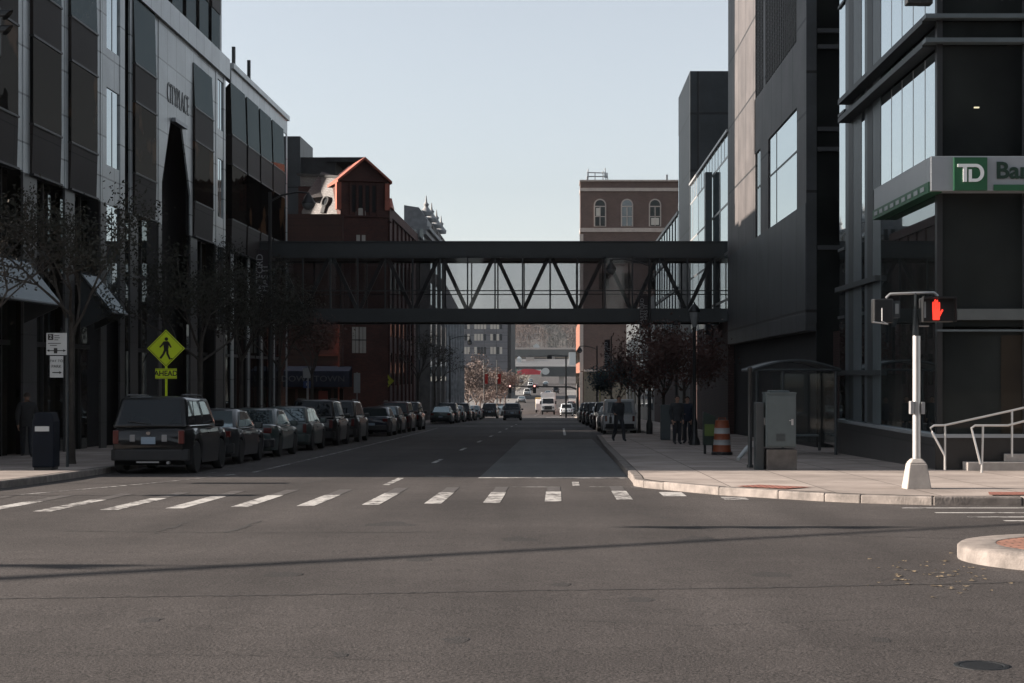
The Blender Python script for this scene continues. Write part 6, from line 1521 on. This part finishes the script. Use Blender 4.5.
# bare trees in sunlight beyond the junction
BT = 'bare reddish trees beyond the left junction'
BL = ['bare reddish tree at the left junction corner, nearest', 'bare tree with wide crown, second along the far left pavement', 'bare tree before the grey office building, third along', 'slim bare tree beside the far left parked cars', 'bare tree behind the askew silver car', 'bare tree close to the grey office dark side', 'last bare tree in the row towards the overpass']
for i, (px, d) in enumerate(((468, 236), (476, 252), (485, 268), (493, 284), (480, 300), (500, 316), (505, 345))):
    rng = random.Random(50 + i)
    x = X(px, d); z = gz(d) + .1
    o = thing('bare_tree', BL[i], 'tree', (x, d, z), BT)
    m = MB(); tips = []
    m.tube([(x, d, z - .2), (x, d, z + 2.0)], [.2, .15], 6)
    for k in range(6):
        a = 2 * math.pi * k / 6 + rng.uniform(-.3, .3); el = rng.uniform(.45, 1.35)
        branch(m, Vector((x, d, z + rng.uniform(1.5, 2.0))), Vector((math.cos(a) * math.cos(el), math.sin(a) * math.cos(el), math.sin(el))), 2.3 * rng.uniform(.8, 1.15), .09, 3, tips, rng, .65, .72, 3, .1, .022, 4)
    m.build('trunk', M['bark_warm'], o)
    lm = MB(); leaves(lm, [t_ for t_ in tips if t_[1] <= 1], 9, .17, .42, rng); lm.build('crown', M['wood_far'], o)
# red banners on the far left posts
for px, d, lab in ((484, 230, 'red banner on a pole by the far bare trees, left one'), (497, 240, 'red banner on a pole by the far bare trees, right one')):
    o = thing('banner_post', lab, 'banner', (X(px, d), d, gz(d))); m = MB(); m.tube([(X(px, d), d, gz(d)), (X(px, d), d, Zp(360, d))], .08, 6); m.build('post', M['black'], o)
    B(X(px, d) + .1, X(px + 4, d), d - .03, d + .03, Zp(384, d), Zp(374, d)).build('cloth', MATS['car_paint_red'], o)

# ------------------------------------------------------------------ the far side of the valley
ov = thing('low_overpass', 'low overpass with red girder across the far road', 'overpass', (-10, 620, gz(620)))
dO = 620
m = MB(); m.box(-70, 40, dO, dO + 10, Zp(369.5, dO), Zp(366.5, dO)); m.build('deck', M['darksteel'], ov)
B(-70, X(517, dO), dO - .6, dO - .01, Zp(374, dO), Zp(369, dO)).build('teal_girder', M['tealgirder'], ov)
m = MB(); m.prism([(X(517, dO), Zp(374.5, dO)), (X(540, dO), Zp(374.5, dO)), (X(541, dO), Zp(371, dO)), (X(533, dO), Zp(369, dO)), (X(524, dO), Zp(369, dO)), (X(517, dO), Zp(371.5, dO))], 'y', dO - .7, dO - .02); m.build('red_girder', M['redgirder'], ov)
B(X(541.5, dO), 40, dO - .6, dO - .01, Zp(376.5, dO), Zp(369, dO)).build('grey_girder', M['darksteel'], ov)
m = MB(); m.lathe(0, 0, [(0, 0), (1.3, 0), (1.3, .3), (0, .3)], 18); m.v = [(X(545.5, dO) + a_ * 1.15, dO - .95 + c_, Zp(371.3, dO) + b_) for a_, b_, c_ in m.v]; m.build('round_sign', M['signwhite'], ov)
B(X(559, dO), X(564, dO), dO + .5, dO + 9, gz(dO) - 1, Zp(369.5, dO)).build('pier', M['concrete'], ov); B(X(500, dO), X(505, dO), dO + .5, dO + 9, gz(dO) - 1, Zp(369.5, dO)).build('pier', M['concrete'], ov)
ov = thing('highway_viaduct', 'long dark highway viaduct below the wooded hill', 'viaduct', (0, 1000, gz(1000)))
dV = 1000
m = MB(); m.box(-160, 120, dV, dV + 14, Zp(356.5, dV), Zp(349.5, dV)); m.build('deck', plain('viaduct_steel', (.045, .05, .05), .7, var=.2, scale=.1), ov)
B(-160, 120, dV - .3, dV - .01, Zp(349.4, dV), Zp(347.6, dV)).build('parapet', M['limestone'], ov)
for px in (470, 505, 552, 590): B(X(px, dV), X(px + 2.5, dV), dV + 1, dV + 12, gz(dV) - 3, Zp(356.5, dV)).build('pier', M['concrete'], ov)
m = MB(); m.prism([(-1.8, 0), (1.8, 0), (1.8, 1.8), (2.2, 1.8), (0, 3.4), (-2.2, 1.8), (-1.8, 1.8)], 'y', 1032, 1037); hs_ = thing('white_hut', 'small white gabled hut above the highway viaduct', 'hut', (X(536.5, 1035), 1035, gz(1035))); m.v = [(a_ + X(536.5, 1035), b_, c_ + Zp(349, 1035)) for a_, b_, c_ in m.v]; m.build('wall', M['signwhite'], hs_)
B(X(536.5, 1035) - 1.7, X(536.5, 1035) + 1.7, 1032.2, 1036.8, gz(1034) - 3, Zp(349, 1035) + .01).build('base', M['concrete'], hs_)
# parked cars and sheds on the slope below the viaduct
dl = gz(900)
LN = ['white delivery shed at the left end of the slope below the viaduct', 'long pale shed mid slope below the viaduct', 'white gabled shed at the right of the slope beside the orange brick wall']
for i, (px0, px1, d, h) in enumerate(((517, 521, 930, 2.2), (526, 534, 960, 2.2), (569, 576, 880, 7))):
    o = thing('shed', LN[i], 'shed', ((X(px0, d) + X(px1, d)) / 2, d, gz(d))); a, b = X(px0, d), X(px1, d)
    B(a, b, d, d + 8, gz(d) - 1, gz(d + 4) + h).build('wall', M['signwhite'] if i != 1 else M['limestone'], o)
    m = MB(); m.prism([(a - .4, gz(d + 4) + h), (b + .4, gz(d + 4) + h), ((a + b) / 2, gz(d + 4) + h + 1.4)], 'y', d - .3, d + 8.3); m.build('roof', M['roofdark'] if i else M['white'], o)
tag(MB().quad((-120, 800, gz(800) + .2), (90, 800, gz(800) + .2), (90, 850, gz(850) + .2), (-120, 850, gz(850) + .2)).quad((-120, 850, gz(850) + .2), (90, 850, gz(850) + .2), (90, 998, gz(998) + .2), (-120, 998, gz(998) + .2)).build('parking_slope', plain('pale_asphalt', (.075, .078, .082), .9, var=.3, scale=.05, world=True)), kind='structure')
# hillside wood: bare crowns, one mass
def wood(name, mat, spots, label, seed, n=90, hh=10):
    rng = random.Random(seed); m = MB()
    for x, y in spots:
        z = gz(y); H = hh * rng.uniform(.7, 1.3); W = H * .42
        m.tube([(x, y, z - 1), (x + rng.uniform(-.5, .5), y, z + H * .7)], [.22, .08], 3)
        for k in range(n):
            a = rng.uniform(0, 6.28); rr = W * math.sqrt(rng.random()); zz_ = z + H * (.25 + .75 * rng.random()); rr *= 1 - .5 * ((zz_ - z) / H - .5)
            c = Vector((x + rr * math.cos(a), y + rr * math.sin(a), zz_)); u = Vector((rng.uniform(-1, 1), rng.uniform(-1, 1), rng.uniform(.2, 1.2))).normalized(); v = u.orthogonal().normalized() * .11; u *= rng.uniform(.5, 1.2)
            m.quad(c - u, c + v, c + u, c - v)
    return tag(m.build(name, mat), label, 'wood', kind='stuff')
rng = random.Random(5)
sp1 = [(rng.uniform(-110, 60), 1020 + 400 * rng.random() ** .8) for _ in range(1000)]
wood('bare_wood', M['wood_far'], [s_ for i, s_ in enumerate(sp1) if (s_[0] + s_[1] * .03) % 40 < 25 and (abs(s_[0] - X(536.5, 1035)) > 4 or s_[1] > 1050)], 'bare reddish brown wood covering the far hillside', 6)
wood('grey_wood', M['wood_grey'], [s_ for i, s_ in enumerate(sp1) if (s_[0] + s_[1] * .03) % 40 >= 25 and (abs(s_[0] - X(536.5, 1035)) > 4 or s_[1] > 1050)], 'greyer bare wood between the reddish trees on the hill', 8)
sheet('hillside', [-400, -60, 60, 400], [1016, 1060, 1250, 1400, 1600], .3, plain('hill_scrub', (.06, .052, .045), .95, var=.45, scale=.06, world=True))

# ------------------------------------------------------------------ unseen plain blocks added behind the camera to darken reflections and sky light
for nm, x0, x1, y0, y1, h, lab in (('added_corner_block', -70, -14, -62, -38, 22, 'unseen brown brick block added behind the camera to darken reflections'), ('added_stone_block', 9, 60, -60, -36, 30, 'unseen grey block added behind the camera to darken reflections'), ('added_end_block', -14, 9, -160, -140, 26, 'unseen brick block added to close the street behind the camera')):
    o = thing(nm, lab, 'building', ((x0 + x1) / 2, (y0 + y1) / 2, .5))
    B(x0, x1, y0, y1, -1, h).build('wall', M['brownbrick'] if nm != 'added_stone_block' else M['greybrick'], o)
    m = MB()
    k = x0 + 2
    while k < x1 - 2:
        for z in range(3, int(h) - 2, 4): m.box(k, k + 1.6, y1 - .1, y1 + .03, z, z + 2.2)
        k += 3.2
    m.build('window_row', M['shopglass'], o)

# ------------------------------------------------------------------ thin air that pales the far hill
m, t, b, o = nt('thin_haze'); t.nodes.remove(b)
pv = t.nodes.new('ShaderNodeVolumePrincipled'); pv.inputs['Color'].default_value = (.86, .92, 1, 1); pv.inputs['Density'].default_value = .00004; pv.inputs['Anisotropy'].default_value = .2
t.links.new(pv.outputs[0], o.inputs['Volume'])
tag(B(-3400, 3400, -420, 4100, -30, 130).build('haze', m), 'thin pale haze over the far hillside', 'haze', kind='stuff')
